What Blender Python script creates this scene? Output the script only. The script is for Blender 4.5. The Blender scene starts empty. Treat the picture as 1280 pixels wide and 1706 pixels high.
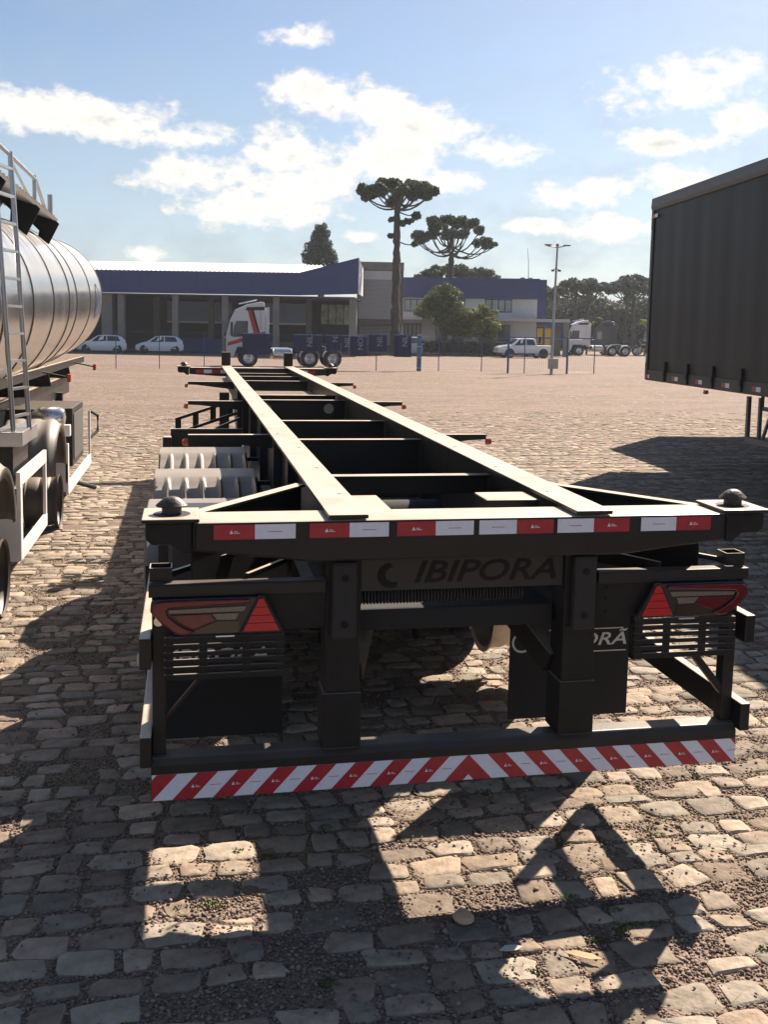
import bpy, bmesh, math, random
import numpy as np
from mathutils import Matrix, Vector

random.seed(7)
rng = np.random.default_rng(11)
R = math.radians
scene = bpy.context.scene
col = scene.collection

# ------------------------------------------------------------------ camera
cam_d = bpy.data.cameras.new('camera')
cam = bpy.data.objects.new('camera', cam_d)
col.objects.link(cam)
cam_right = Vector((0.981522, -0.190426, 0.018754))
cam_up = Vector((0.000957, 0.102895, 0.994692))
cam_fwd = Vector((0.191344, 0.976294, -0.101176))
mw = Matrix.Identity(4)
for i in range(3):
    mw[i][0] = cam_right[i]
    mw[i][1] = cam_up[i]
    mw[i][2] = -cam_fwd[i]
mw.translation = Vector((-1.0715, -3.756, 2.2009))
cam.matrix_world = mw
cam_d.sensor_fit = 'VERTICAL'
cam_d.sensor_height = 24.0
cam_d.lens = 24.0 * 1678.99 / 1706.0
cam_d.shift_y = -(853.0 - 722.14) / 1706.0
cam_d.clip_start = 0.05
cam_d.clip_end = 6000
scene.camera = cam

# ------------------------------------------------------------------ sun, exposure
SUN_AZ = R(43.0)          # clockwise from +Y
SUN_EL = R(41.0)
sd = bpy.data.lights.new('sun', 'SUN')
sd.energy = 5.0
sd.angle = R(0.53)
sd.color = (1.0, 0.87, 0.73)
sun = bpy.data.objects.new('sun', sd)
col.objects.link(sun)
to_sun = Vector((math.sin(SUN_AZ) * math.cos(SUN_EL), math.cos(SUN_AZ) * math.cos(SUN_EL), math.sin(SUN_EL)))
sun.rotation_euler = to_sun.to_track_quat('Z', 'Y').to_euler()
sun.location = to_sun * 60
scene.view_settings.view_transform = 'Standard'
scene.view_settings.look = 'None'
scene.view_settings.gamma = 1.0
scene.view_settings.use_curve_mapping = False
scene.view_settings.exposure = 1.28

# ------------------------------------------------------------------ sky with cumulus
world = bpy.data.worlds.new('World')
scene.world = world
world.use_nodes = True
wt = world.node_tree
wt.nodes.clear()


def wn(kind, **kw):
    n = wt.nodes.new(kind)
    for k, v in kw.items():
        setattr(n, k, v)
    return n


def wlink(a, b):
    wt.links.new(a, b)


def wmath(op, a, b=None, c=None, clamp=False):
    n = wn('ShaderNodeMath', operation=op)
    n.use_clamp = clamp
    for i, v in enumerate((a, b, c)):
        if v is None:
            continue
        if isinstance(v, (int, float)):
            n.inputs[i].default_value = v
        else:
            wlink(v, n.inputs[i])
    return n.outputs[0]


sky = wn('ShaderNodeTexSky')
sky.sky_type = 'NISHITA'
sky.sun_disc = False
sky.sun_elevation = SUN_EL
sky.sun_rotation = SUN_AZ
sky.altitude = 900
sky.air_density = 1.0
sky.dust_density = 1.4
sky.ozone_density = 1.2
tc = wn('ShaderNodeTexCoord')
sep = wn('ShaderNodeSeparateXYZ')
wlink(tc.outputs['Generated'], sep.inputs[0])
X, Y, Z = sep.outputs
az = wmath('MULTIPLY', wmath('ARCTAN2', X, Y), 57.29578)
hor = wmath('SQRT', wmath('ADD', wmath('MULTIPLY', X, X), wmath('MULTIPLY', Y, Y)))
el = wmath('MULTIPLY', wmath('ARCTAN2', Z, hor), 57.29578)
comb = wn('ShaderNodeCombineXYZ')
wlink(az, comb.inputs[0])
wlink(wmath('MULTIPLY', el, 1.5), comb.inputs[1])


def wnoise(vec, scale, detail, rough, off=0.0):
    mp = wn('ShaderNodeMapping')
    mp.inputs['Location'].default_value = (off, off * 0.7, off * 0.3)
    wlink(vec, mp.inputs[0])
    n = wn('ShaderNodeTexNoise')
    n.inputs['Scale'].default_value = scale
    n.inputs['Detail'].default_value = detail
    n.inputs['Roughness'].default_value = rough
    wlink(mp.outputs[0], n.inputs[0])
    return n.outputs[0]


n_big = wnoise(comb.outputs[0], 0.36, 3.0, 0.55, 3.1)
n_mid = wnoise(comb.outputs[0], 1.35, 4.0, 0.62, 9.4)
# cumulus: (azimuth deg, elevation deg, half width deg, half height deg)
CLOUDS = [
    (6.24, 15.47, 2.3, 0.75), (-7.81, 11.13, 3.7, 1.2), (-3.86, 10.89, 3.5, 1.2), (0.25, 10.16, 3.1, 0.85), (0.25, 8.28, 3.1, 1.3),
    (7.09, 12.91, 2.8, 1.2), (10.09, 11.92, 3.2, 1.4), (13.26, 11.13, 3.2, 1.4), (17.11, 9.77, 3.9, 0.95), (11.3, 9.75, 4.3, 2.0),
    (5.64, 9.38, 3.0, 1.7), (6.32, 8.03, 3.9, 1.5), (14.5, 8.36, 2.8, 0.95), (4.18, 6.52, 5.5, 1.2), (9.47, 5.25, 1.5, 0.4),
    (-2.17, 3.97, 1.3, 0.5), (27.17, 13.09, 4.3, 1.7), (30.11, 11.48, 2.2, 1.0), (26.08, 10.2, 3.2, 0.85), (21.6, 7.57, 3.3, 0.85),
    (26.79, 8.28, 2.3, 1.0), (23.76, 5.87, 2.7, 0.9), (19.21, 5.93, 1.8, 0.42),
    (-18.0, 11.0, 5.0, 1.5), (-34.0, 12.0, 6.0, 1.6), (42.0, 11.0, 5.0, 1.5)]
azel = wn('ShaderNodeCombineXYZ')
wlink(az, azel.inputs[0])
wlink(el, azel.inputs[1])
field = None
for (a0, e0, hw, hh) in CLOUDS:
    vm_ = wn('ShaderNodeVectorMath', operation='MULTIPLY_ADD')
    wlink(azel.outputs[0], vm_.inputs[0])
    vm_.inputs[1].default_value = (1.0 / hw, 1.0 / hh, 0)
    vm_.inputs[2].default_value = (-a0 / hw, -e0 / hh, 0)
    ln_ = wn('ShaderNodeVectorMath', operation='LENGTH')
    wlink(vm_.outputs[0], ln_.inputs[0])
    field = ln_.outputs['Value'] if field is None else wmath('MINIMUM', field, ln_.outputs['Value'])
field = wmath('SUBTRACT', 1.0, field)
field = wmath('MAXIMUM', field, -1.2)
# the sky outside the picture carries on with scattered fair-weather cloud
bg_cloud = wmath('MULTIPLY_ADD', wnoise(comb.outputs[0], 0.085, 2.0, 0.5, 31.0), 3.2, -2.55)
field = wmath('MAXIMUM', field, bg_cloud)
nsum = wmath('ADD', wmath('MULTIPLY_ADD', n_big, 2.4, -1.2), wmath('MULTIPLY_ADD', n_mid, 1.3, -0.65))
dens = wmath('ADD', field, nsum)
ss = wn('ShaderNodeMapRange', interpolation_type='SMOOTHSTEP')
ss.inputs['From Min'].default_value = -0.10
ss.inputs['From Max'].default_value = 0.74
wlink(dens, ss.inputs[0])
cover = wmath('MULTIPLY', ss.outputs[0], wmath('MULTIPLY_ADD', el, 0.35, -0.15, clamp=True))
core = wn('ShaderNodeMapRange', interpolation_type='SMOOTHSTEP')
core.inputs['From Min'].default_value = 0.55
core.inputs['From Max'].default_value = 1.9
wlink(dens, core.inputs[0])
ccol = wn('ShaderNodeMix', data_type='RGBA')
ccol.inputs[6].default_value = (9.6, 9.0, 8.2, 1)
ccol.inputs[7].default_value = (5.6, 5.75, 6.0, 1)
wlink(core.outputs[0], ccol.inputs[0])
# thin high haze lifts the blue a little everywhere, more towards the horizon
hz = wmath('ADD', wmath('MULTIPLY_ADD', el, -0.042, 0.64, clamp=True), wmath('MULTIPLY', wmath('MULTIPLY_ADD', n_big, 1.3, -0.55, clamp=True), wmath('MULTIPLY_ADD', el, -0.03, 1.0, clamp=True)))
hz = wmath('MINIMUM', hz, 0.85)
hz = wmath('MAXIMUM', hz, 0.03)
hmix = wn('ShaderNodeMix', data_type='RGBA')
hmix.inputs[7].default_value = (4.2, 4.9, 5.5, 1)
wlink(hz, hmix.inputs[0])
wlink(sky.outputs[0], hmix.inputs[6])
smix = wn('ShaderNodeMix', data_type='RGBA')
wlink(cover, smix.inputs[0])
wlink(hmix.outputs[2], smix.inputs[6])
wlink(ccol.outputs[2], smix.inputs[7])
bgn = wn('ShaderNodeBackground')
bgn.inputs['Strength'].default_value = 0.05
wlink(smix.outputs[2], bgn.inputs[0])
wo = wn('ShaderNodeOutputWorld')
wlink(bgn.outputs[0], wo.inputs[0])

# ------------------------------------------------------------------ materials
MATS = {}
DUST = (0.62, 0.495, 0.385)


def mat(name, color, rough=0.5, metal=0.0, vary=0.12, vscale=3.0, dust=0.0, bump=0.0, bscale=60.0,
        spec=0.5, island=0.0, alt=None, streak=False, alpha=None, trans=0.0, coat=0.0, sub=0.0):
    if name in MATS:
        return MATS[name]
    m = bpy.data.materials.new(name)
    m.use_nodes = True
    t = m.node_tree
    b = t.nodes['Principled BSDF']
    L = t.links.new

    def N(k, **kw):
        n = t.nodes.new(k)
        for a, v in kw.items():
            setattr(n, a, v)
        return n
    b.inputs['Roughness'].default_value = rough
    b.inputs['Metallic'].default_value = metal
    b.inputs['Specular IOR Level'].default_value = spec
    b.inputs['Coat Weight'].default_value = coat
    b.inputs['Transmission Weight'].default_value = trans
    geo = N('ShaderNodeNewGeometry')
    tcn = N('ShaderNodeTexCoord')
    mp = N('ShaderNodeMapping')
    if streak:
        mp.inputs['Scale'].default_value = (1, 1, 0.12)
    L(tcn.outputs['Object'], mp.inputs[0])
    ns = N('ShaderNodeTexNoise')
    ns.inputs['Scale'].default_value = vscale
    ns.inputs['Detail'].default_value = 6
    ns.inputs['Roughness'].default_value = 0.65
    L(mp.outputs[0], ns.inputs[0])
    val = N('ShaderNodeMapRange')
    val.inputs['From Min'].default_value = 0.3
    val.inputs['From Max'].default_value = 0.7
    val.inputs['To Min'].default_value = 1.0 - vary
    val.inputs['To Max'].default_value = 1.0 + vary
    L(ns.outputs[0], val.inputs[0])
    vout = val.outputs[0]
    if island:
        oi = N('ShaderNodeObjectInfo')
        ad = N('ShaderNodeMath', operation='ADD')
        L(geo.outputs['Random Per Island'], ad.inputs[0])
        L(oi.outputs['Random'], ad.inputs[1])
        fr = N('ShaderNodeMath', operation='FRACT')
        L(ad.outputs[0], fr.inputs[0])
        ma = N('ShaderNodeMath', operation='MULTIPLY_ADD')
        ma.inputs[1].default_value = 2 * island
        ma.inputs[2].default_value = 1 - island
        L(fr.outputs[0], ma.inputs[0])
        mu = N('ShaderNodeMath', operation='MULTIPLY')
        L(ma.outputs[0], mu.inputs[0])
        L(vout, mu.inputs[1])
        vout = mu.outputs[0]
    vm = N('ShaderNodeVectorMath', operation='SCALE')
    vm.inputs[0].default_value = color
    L(vout, vm.inputs['Scale'])
    cout = vm.outputs[0]
    if alt and island:
        m7 = N('ShaderNodeMath', operation='MULTIPLY')
        m7.inputs[1].default_value = 7.31
        L(fr.outputs[0], m7.inputs[0])
        f7 = N('ShaderNodeMath', operation='FRACT')
        L(m7.outputs[0], f7.inputs[0])
        vm2 = N('ShaderNodeVectorMath', operation='SCALE')
        vm2.inputs[0].default_value = alt
        L(vout, vm2.inputs['Scale'])
        mxa = N('ShaderNodeMix', data_type='RGBA')
        L(f7.outputs[0], mxa.inputs[0])
        L(vm.outputs[0], mxa.inputs[6])
        L(vm2.outputs[0], mxa.inputs[7])
        cout = mxa.outputs[2]
    if dust:
        sp = N('ShaderNodeSeparateXYZ')
        L(geo.outputs['Normal'], sp.inputs[0])
        mr = N('ShaderNodeMapRange', interpolation_type='SMOOTHSTEP')
        mr.inputs['From Min'].default_value = 0.35
        mr.inputs['From Max'].default_value = 0.95
        mr.inputs['To Max'].default_value = dust
        L(sp.outputs[2], mr.inputs[0])
        n2 = N('ShaderNodeTexNoise')
        n2.inputs['Scale'].default_value = 5.0
        n2.inputs['Detail'].default_value = 5
        L(tcn.outputs['Object'], n2.inputs[0])
        m2 = N('ShaderNodeMapRange')
        m2.inputs['From Min'].default_value = 0.25
        m2.inputs['From Max'].default_value = 0.6
        m2.inputs['To Min'].default_value = 0.66
        m2.inputs['To Max'].default_value = 1.0
        L(n2.outputs[0], m2.inputs[0])
        mm = N('ShaderNodeMath', operation='MULTIPLY')
        L(mr.outputs[0], mm.inputs[0])
        L(m2.outputs[0], mm.inputs[1])
        mx = N('ShaderNodeMix', data_type='RGBA')
        L(mm.outputs[0], mx.inputs[0])
        L(cout, mx.inputs[6])
        mx.inputs[7].default_value = (*DUST, 1)
        cout = mx.outputs[2]
    L(cout, b.inputs['Base Color'])
    if bump:
        nb = N('ShaderNodeTexNoise')
        nb.inputs['Scale'].default_value = bscale
        nb.inputs['Detail'].default_value = 5
        L(tcn.outputs['Object'], nb.inputs[0])
        bp = N('ShaderNodeBump')
        bp.inputs['Strength'].default_value = bump
        bp.inputs['Distance'].default_value = 0.01
        L(nb.outputs[0], bp.inputs['Height'])
        L(bp.outputs[0], b.inputs['Normal'])
    if vary:
        rr = N('ShaderNodeMapRange')
        rr.inputs['To Min'].default_value = max(0.02, rough - 0.08)
        rr.inputs['To Max'].default_value = min(1, rough + 0.1)
        L(ns.outputs[0], rr.inputs[0])
        L(rr.outputs[0], b.inputs['Roughness'])
    if sub:
        tl = N('ShaderNodeBsdfTranslucent')
        L(cout, tl.inputs['Color'])
        mxs = N('ShaderNodeMixShader')
        mxs.inputs[0].default_value = sub
        L(b.outputs[0], mxs.inputs[1])
        L(tl.outputs[0], mxs.inputs[2])
        L(mxs.outputs[0], t.nodes['Material Output'].inputs['Surface'])
    MATS[name] = m
    return m


BLACK = mat('black_chassis_paint', (0.014, 0.014, 0.015), 0.36, vary=0.25, vscale=6, dust=0.95, bump=0.05, spec=0.28)
BLACKM = mat('black_matt_steel', (0.013, 0.0125, 0.012), 0.6, vary=0.3, vscale=8, dust=0.35, bump=0.15, bscale=40, spec=0.25)
CAST = mat('cast_steel', (0.022, 0.021, 0.020), 0.5, metal=0.2, vary=0.3, bump=0.3, bscale=80, dust=0.12)
BUMPM = mat('bumper_paint', (0.016, 0.016, 0.017), 0.42, vary=0.25, vscale=6, dust=0.18, bump=0.05, spec=0.3)
RUBBER = mat('black_rubber', (0.018, 0.018, 0.019), 0.75, vary=0.3, bump=0.1)
FLAP = mat('mud_flap_rubber', (0.013, 0.013, 0.014), 0.85, vary=0.2)
FENDER = mat('grey_fender_plastic', (0.125, 0.115, 0.102), 0.5, vary=0.18, vscale=4, dust=0.25)
RED_TAPE = mat('red_reflective_tape', (0.33, 0.014, 0.028), 0.35, vary=0.2, vscale=30)
WHITE_TAPE = mat('white_reflective_tape', (0.62, 0.66, 0.76), 0.35, vary=0.06, vscale=40)
RED_LENS = mat('red_lens', (0.11, 0.005, 0.010), 0.18, vary=0.15, vscale=40, coat=0.3)
RED_REFLEX = mat('red_reflex_lens', (0.46, 0.010, 0.018), 0.3, vary=0.25, vscale=150)
SMOKE_LENS = mat('smoked_lens', (0.05, 0.035, 0.025), 0.12, vary=0.2)
CLEAR_LENS = mat('pale_lens', (0.16, 0.135, 0.105), 0.2, vary=0.2, vscale=80)
AMBER = mat('amber_lens', (0.42, 0.075, 0.012), 0.25, vary=0.1)
RIM = mat('brushed_rim', (0.50, 0.44, 0.37), 0.38, metal=0.45, vary=0.15, vscale=8)
STEEL = mat('polished_tank_steel', (0.60, 0.575, 0.55), 0.22, metal=1.0, vary=0.10, vscale=2.5, streak=True, bump=0.03, bscale=1.6)
GALV = mat('galvanised_tube', (0.42, 0.42, 0.43), 0.35, metal=0.85, vary=0.15)
SEAM = mat('dark_seam', (0.05, 0.045, 0.04), 0.5, metal=0.4)
WHITE = mat('white_paint', (0.72, 0.70, 0.68), 0.35, vary=0.05, dust=0.3)
GREYP = mat('grey_paint', (0.28, 0.27, 0.25), 0.45, vary=0.12)
CURTAIN = mat('charcoal_curtain', (0.0125, 0.0125, 0.0145), 0.5, vary=0.30, vscale=1.2, streak=True, bump=0.10, bscale=3.5, spec=0.3)
CHAR = mat('charcoal_rail', (0.018, 0.018, 0.019), 0.5, vary=0.15)
RAIL = mat('grey_roof_rail', (0.075, 0.075, 0.08), 0.5, vary=0.12)
NAVY = mat('navy_cladding', (0.026, 0.040, 0.150), 0.55, vary=0.08, vscale=0.6)
BANNER = mat('navy_banner', (0.009, 0.014, 0.062), 0.7, vary=0.12, vscale=2)
BANTXT = mat('banner_print', (0.20, 0.22, 0.27), 0.7, vary=0.1)
BLUEPOST = mat('blue_post_paint', (0.030, 0.060, 0.20), 0.45, vary=0.15)
CONC = mat('concrete_grey', (0.20, 0.19, 0.175), 0.85, vary=0.14, vscale=1.5, bump=0.2, bscale=8)
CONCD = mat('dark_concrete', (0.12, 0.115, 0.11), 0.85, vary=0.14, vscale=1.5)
PALE = mat('pale_wall', (0.62, 0.62, 0.63), 0.8, vary=0.06, vscale=0.8)
WALLG = mat('grey_wall', (0.38, 0.40, 0.42), 0.8, vary=0.08, vscale=0.8)
LOUV = mat('grey_louver', (0.55, 0.56, 0.58), 0.5, vary=0.08)
ROOFW = mat('white_corrugated_roof', (0.185, 0.178, 0.165), 0.5, metal=0.1, vary=0.08, vscale=0.8)
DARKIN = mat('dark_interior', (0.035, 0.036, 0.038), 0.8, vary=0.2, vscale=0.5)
GLASS = mat('dark_glazing', (0.03, 0.035, 0.04), 0.06, vary=0.2, vscale=0.7, spec=0.8)
PALEGL = mat('curtained_glazing', (0.30, 0.32, 0.33), 0.12, vary=0.25, vscale=1.0)
YEL = mat('yellow_sign_paint', (0.75, 0.48, 0.02), 0.5, vary=0.1)
CARW = mat('white_car_paint', (0.74, 0.76, 0.78), 0.22, vary=0.03, coat=0.4)
TRUCKW = mat('white_truck_paint', (0.52, 0.53, 0.55), 0.28, vary=0.05, coat=0.3)
REDP = mat('red_stripe_paint', (0.35, 0.015, 0.025), 0.4, vary=0.1)
ALU = mat('aluminium', (0.60, 0.60, 0.60), 0.25, metal=0.9, vary=0.08)
BARK = mat('bark', (0.055, 0.043, 0.034), 0.9, vary=0.3, vscale=2, bump=0.5, bscale=10)
LEAF_A = mat('araucaria_needles', (0.050, 0.075, 0.036), 0.65, vary=0.3, vscale=1.2, island=0.45, sub=0.35)
LEAF_E = mat('eucalypt_leaves', (0.045, 0.068, 0.050), 0.6, vary=0.3, vscale=0.8, island=0.4, sub=0.35)
LEAF_B = mat('broad_leaves', (0.105, 0.125, 0.042), 0.55, vary=0.3, vscale=0.9, island=0.45, sub=0.35)
LEAF_Y = mat('young_willow_leaves', (0.155, 0.175, 0.04), 0.55, vary=0.25, vscale=0.9, island=0.4, sub=0.35)
LEAF_D = mat('far_wood_leaves', (0.048, 0.064, 0.052), 0.7, vary=0.35, vscale=0.3, island=0.4, sub=0.35)
SKIN = mat('skin', (0.30, 0.17, 0.11), 0.5, vary=0.05)
SHIRT = mat('dark_shirt', (0.02, 0.02, 0.024), 0.8, vary=0.1)
TROUS = mat('grey_trousers', (0.34, 0.34, 0.36), 0.8, vary=0.1)


# ------------------------------------------------------------------ mesh helpers
class MB:
    def __init__(self):
        self.v = []
        self.f = []

    def add(self, vs, fs):
        o = len(self.v)
        self.v += [tuple(p) for p in vs]
        self.f += [tuple(i + o for i in q) for q in fs]
        return self

    def box(self, x0, x1, y0, y1, z0, z1):
        vs = [(x, y, z) for z in (z0, z1) for y in (y0, y1) for x in (x0, x1)]
        return self.add(vs, [(0, 2, 3, 1), (4, 5, 7, 6), (0, 1, 5, 4), (2, 6, 7, 3), (0, 4, 6, 2), (1, 3, 7, 5)])

    def bar(self, a, b, w, h, up=(0, 0, 1)):
        a = Vector(a); b = Vector(b)
        d = (b - a).normalized()
        u = Vector(up)
        s = d.cross(u)
        if s.length < 1e-4:
            s = d.cross(Vector((1, 0, 0)))
        s.normalize()
        u = s.cross(d).normalized()
        vs = []
        for p in (a, b):
            for (i, j) in ((-1, -1), (1, -1), (1, 1), (-1, 1)):
                vs.append(p + s * (i * w / 2) + u * (j * h / 2))
        return self.add(vs, [(0, 1, 2, 3), (7, 6, 5, 4), (0, 4, 5, 1), (1, 5, 6, 2), (2, 6, 7, 3), (3, 7, 4, 0)])

    def tube(self, pts, r, n=8, caps=True):
        pts = [Vector(p) for p in pts]
        rs = r if isinstance(r, (list, tuple)) else [r] * len(pts)
        rings = []
        for i, p in enumerate(pts):
            d = (pts[min(i + 1, len(pts) - 1)] - pts[max(i - 1, 0)]).normalized()
            ref = Vector((0, 0, 1)) if abs(d.z) < 0.9 else Vector((1, 0, 0))
            s = d.cross(ref).normalized()
            u = s.cross(d)
            rings.append([p + (s * math.cos(2 * math.pi * k / n) + u * math.sin(2 * math.pi * k / n)) * rs[i] for k in range(n)])
        vs = [q for ring in rings for q in ring]
        fs = []
        for i in range(len(pts) - 1):
            for k in range(n):
                a = i * n + k; b = i * n + (k + 1) % n
                fs.append((a, b, b + n, a + n))
        if caps:
            fs.append(tuple(range(n))[::-1])
            fs.append(tuple((len(pts) - 1) * n + k for k in range(n)))
        return self.add(vs, fs)

    def lathe(self, prof, center, n=32, axis='x', closed=False):
        """prof: list of (radius, offset along axis)"""
        vs = []
        c = Vector(center)
        for (r, t) in prof:
            for k in range(n):
                a = 2 * math.pi * k / n
                if axis == 'x':
                    vs.append(c + Vector((t, r * math.cos(a), r * math.sin(a))))
                elif axis == 'y':
                    vs.append(c + Vector((r * math.cos(a), t, r * math.sin(a))))
                else:
                    vs.append(c + Vector((r * math.cos(a), r * math.sin(a), t)))
        fs = []
        m = len(prof)
        for i in range(m if closed else m - 1):
            j = (i + 1) % m
            for k in range(n):
                k2 = (k + 1) % n
                fs.append((i * n + k, i * n + k2, j * n + k2, j * n + k))
        return self.add(vs, fs)

    def prism(self, poly, t0, t1, axis='y'):
        """poly: list of 2D points; axis = extrusion axis"""
        n = len(poly)

        def P(p, t):
            if axis == 'y':
                return (p[0], t, p[1])
            if axis == 'x':
                return (t, p[0], p[1])
            return (p[0], p[1], t)
        vs = [P(p, t0) for p in poly] + [P(p, t1) for p in poly]
        fs = [tuple(range(n))[::-1], tuple(range(n, 2 * n))]
        for i in range(n):
            j = (i + 1) % n
            fs.append((i, j, j + n, i + n))
        return self.add(vs, fs)

    def build(self, name, m, parent=None, smooth=False, bevel=0.0, fix=True):
        me = bpy.data.meshes.new(name)
        me.from_pydata(self.v, [], self.f)
        if fix:
            bm = bmesh.new()
            bm.from_mesh(me)
            bmesh.ops.recalc_face_normals(bm, faces=bm.faces)
            bm.to_mesh(me)
            bm.free()
        me.materials.append(m)
        o = bpy.data.objects.new(name, me)
        col.objects.link(o)
        if parent is not None:
            o.parent = parent
        if bevel:
            md = o.modifiers.new('bevel', 'BEVEL')
            md.width = bevel
            md.segments = 2
            md.limit_method = 'ANGLE'
            md.angle_limit = R(40)
        if smooth:
            me.shade_smooth()
            if bevel == 0:
                me.set_sharp_from_angle(angle=R(40))
        return o


def tag(o, label, cat, group=None, kind=None):
    if label:
        o['label'] = label
    if cat:
        o['category'] = cat
    if group:
        o['group'] = group
    if kind:
        o['kind'] = kind
    return o


def thing(name, label, cat, loc=(0, 0, 0), rz=0.0, group=None):
    o = bpy.data.objects.new(name, None)
    col.objects.link(o)
    o.empty_display_size = 0.2
    o.location = loc
    o.rotation_euler = (0, 0, rz)
    return tag(o, label, cat, group)


def copy_tree(o, parent=None):
    c = o.copy()
    col.objects.link(c)
    c.parent = parent
    for ch in o.children:
        copy_tree(ch, c)
    return c


def text_obj(name, body, size, m, parent, extrude=0.001, shear=0.0, offset=0.0, align='CENTER', xscale=1.0):
    cu = bpy.data.curves.new('txt', 'FONT')
    cu.body = body
    cu.size = size
    cu.extrude = extrude
    cu.shear = shear
    cu.offset = offset
    cu.align_x = align
    cu.align_y = 'CENTER'
    cu.resolution_u = 3
    tmp = bpy.data.objects.new('txt', cu)
    col.objects.link(tmp)
    dg = bpy.context.evaluated_depsgraph_get()
    me = bpy.data.meshes.new_from_object(tmp.evaluated_get(dg))
    bpy.data.objects.remove(tmp)
    bpy.data.curves.remove(cu)
    me.materials.clear()
    me.materials.append(m)
    o = bpy.data.objects.new(name, me)
    col.objects.link(o)
    o.parent = parent
    o.scale = (xscale, 1, 1)
    return o


# ------------------------------------------------------------------ ground
def ground_material():
    m = bpy.data.materials.new('yard_gravel_and_setts')
    m.use_nodes = True
    t = m.node_tree
    b = t.nodes['Principled BSDF']
    L = t.links.new

    def N(k, **kw):
        n = t.nodes.new(k)
        for a, v in kw.items():
            setattr(n, a, v)
        return n
    geo = N('ShaderNodeNewGeometry')
    pos = geo.outputs['Position']

    def noise(scale, detail=4, rough=0.6, vec=None, sc=None):
        n = N('ShaderNodeTexNoise')
        n.inputs['Scale'].default_value = scale
        n.inputs['Detail'].default_value = detail
        n.inputs['Roughness'].default_value = rough
        v = pos
        if sc:
            mp = N('ShaderNodeMapping')
            mp.inputs['Scale'].default_value = sc
            L(pos, mp.inputs[0])
            v = mp.outputs[0]
        L(v, n.inputs[0])
        return n.outputs[0]

    def ramp(v, a, b_, lo=0.0, hi=1.0):
        n = N('ShaderNodeMapRange', interpolation_type='SMOOTHSTEP')
        n.inputs[1].default_value = a
        n.inputs[2].default_value = b_
        n.inputs[3].default_value = lo
        n.inputs[4].default_value = hi
        L(v, n.inputs[0])
        return n.outputs[0]

    def mix(f, a, b_):
        n = N('ShaderNodeMix', data_type='RGBA')
        L(f, n.inputs[0])
        for s, i in ((a, 6), (b_, 7)):
            if isinstance(s, tuple):
                n.inputs[i].default_value = (*s, 1)
            else:
                L(s, n.inputs[i])
        return n.outputs[2]
    # gravel: fine voronoi grains
    vo = N('ShaderNodeTexVoronoi')
    vo.inputs['Scale'].default_value = 75
    L(pos, vo.inputs['Vector'])
    sepc = N('ShaderNodeSeparateColor')
    L(vo.outputs['Color'], sepc.inputs[0])
    grav = mix(sepc.outputs[0], (0.105, 0.074, 0.060), (0.275, 0.204, 0.163))
    grav = mix(ramp(noise(1.3, 4), 0.35, 0.65), grav, (0.185, 0.143, 0.092))
    # setts, drawn by cells only where they are too far to be built
    mp = N('ShaderNodeMapping')
    mp.inputs['Scale'].default_value = (4.3, 6.0, 1)
    L(pos, mp.inputs[0])
    vs = N('ShaderNodeTexVoronoi', feature='F1')
    vs.inputs['Scale'].default_value = 1.0
    vs.inputs['Randomness'].default_value = 0.75
    L(mp.outputs[0], vs.inputs['Vector'])
    se = N('ShaderNodeTexVoronoi', feature='DISTANCE_TO_EDGE')
    se.inputs['Scale'].default_value = 1.0
    se.inputs['Randomness'].default_value = 0.75
    L(mp.outputs[0], se.inputs['Vector'])
    sc2 = N('ShaderNodeSeparateColor')
    L(vs.outputs['Color'], sc2.inputs[0])
    sett = mix(sc2.outputs[1], (0.150, 0.107, 0.088), (0.36, 0.268, 0.215))
    inside = ramp(se.outputs['Distance'], 0.05, 0.16)
    covered = ramp(sc2.outputs[2], 0.22, 0.40)
    mm = N('ShaderNodeMath', operation='MULTIPLY')
    L(inside, mm.inputs[0])
    L(covered, mm.inputs[1])
    sp = N('ShaderNodeSeparateXYZ')
    L(pos, sp.inputs[0])
    far = ramp(sp.outputs[1], 12.0, 22.0)
    m3 = N('ShaderNodeMath', operation='MULTIPLY')
    L(mm.outputs[0], m3.inputs[0])
    L(far, m3.inputs[1])
    c = mix(m3.outputs[0], grav, sett)
    # broad tone: sandy and pinkish patches, tracks
    c = mix(ramp(noise(0.16, 5, 0.6, sc=(1, 2.2, 1)), 0.42, 0.62, 0, 0.65), c, (0.25, 0.176, 0.146))
    c = mix(ramp(noise(0.5, 5, 0.6, sc=(1, 2.6, 1)), 0.48, 0.66, 0, 0.5), c, (0.150, 0.108, 0.088))
    # moss in a few joints
    c = mix(ramp(noise(2.2, 4, 0.55), 0.62, 0.72, 0, 0.45), c, (0.12, 0.125, 0.05))
    L(c, b.inputs['Base Color'])
    b.inputs['Roughness'].default_value = 0.9
    b.inputs['Specular IOR Level'].default_value = 0.25
    bp = N('ShaderNodeBump')
    bp.inputs['Strength'].default_value = 0.8
    bp.inputs['Distance'].default_value = 0.012
    L(vo.outputs['Distance'], bp.inputs['Height'])
    bp.invert = True
    bp2 = N('ShaderNodeBump')
    bp2.inputs['Strength'].default_value = 0.7
    bp2.inputs['Distance'].default_value = 0.03
    L(m3.outputs[0], bp2.inputs['Height'])
    L(bp.outputs[0], bp2.inputs['Normal'])
    L(bp2.outputs[0], b.inputs['Normal'])
    return m


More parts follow.
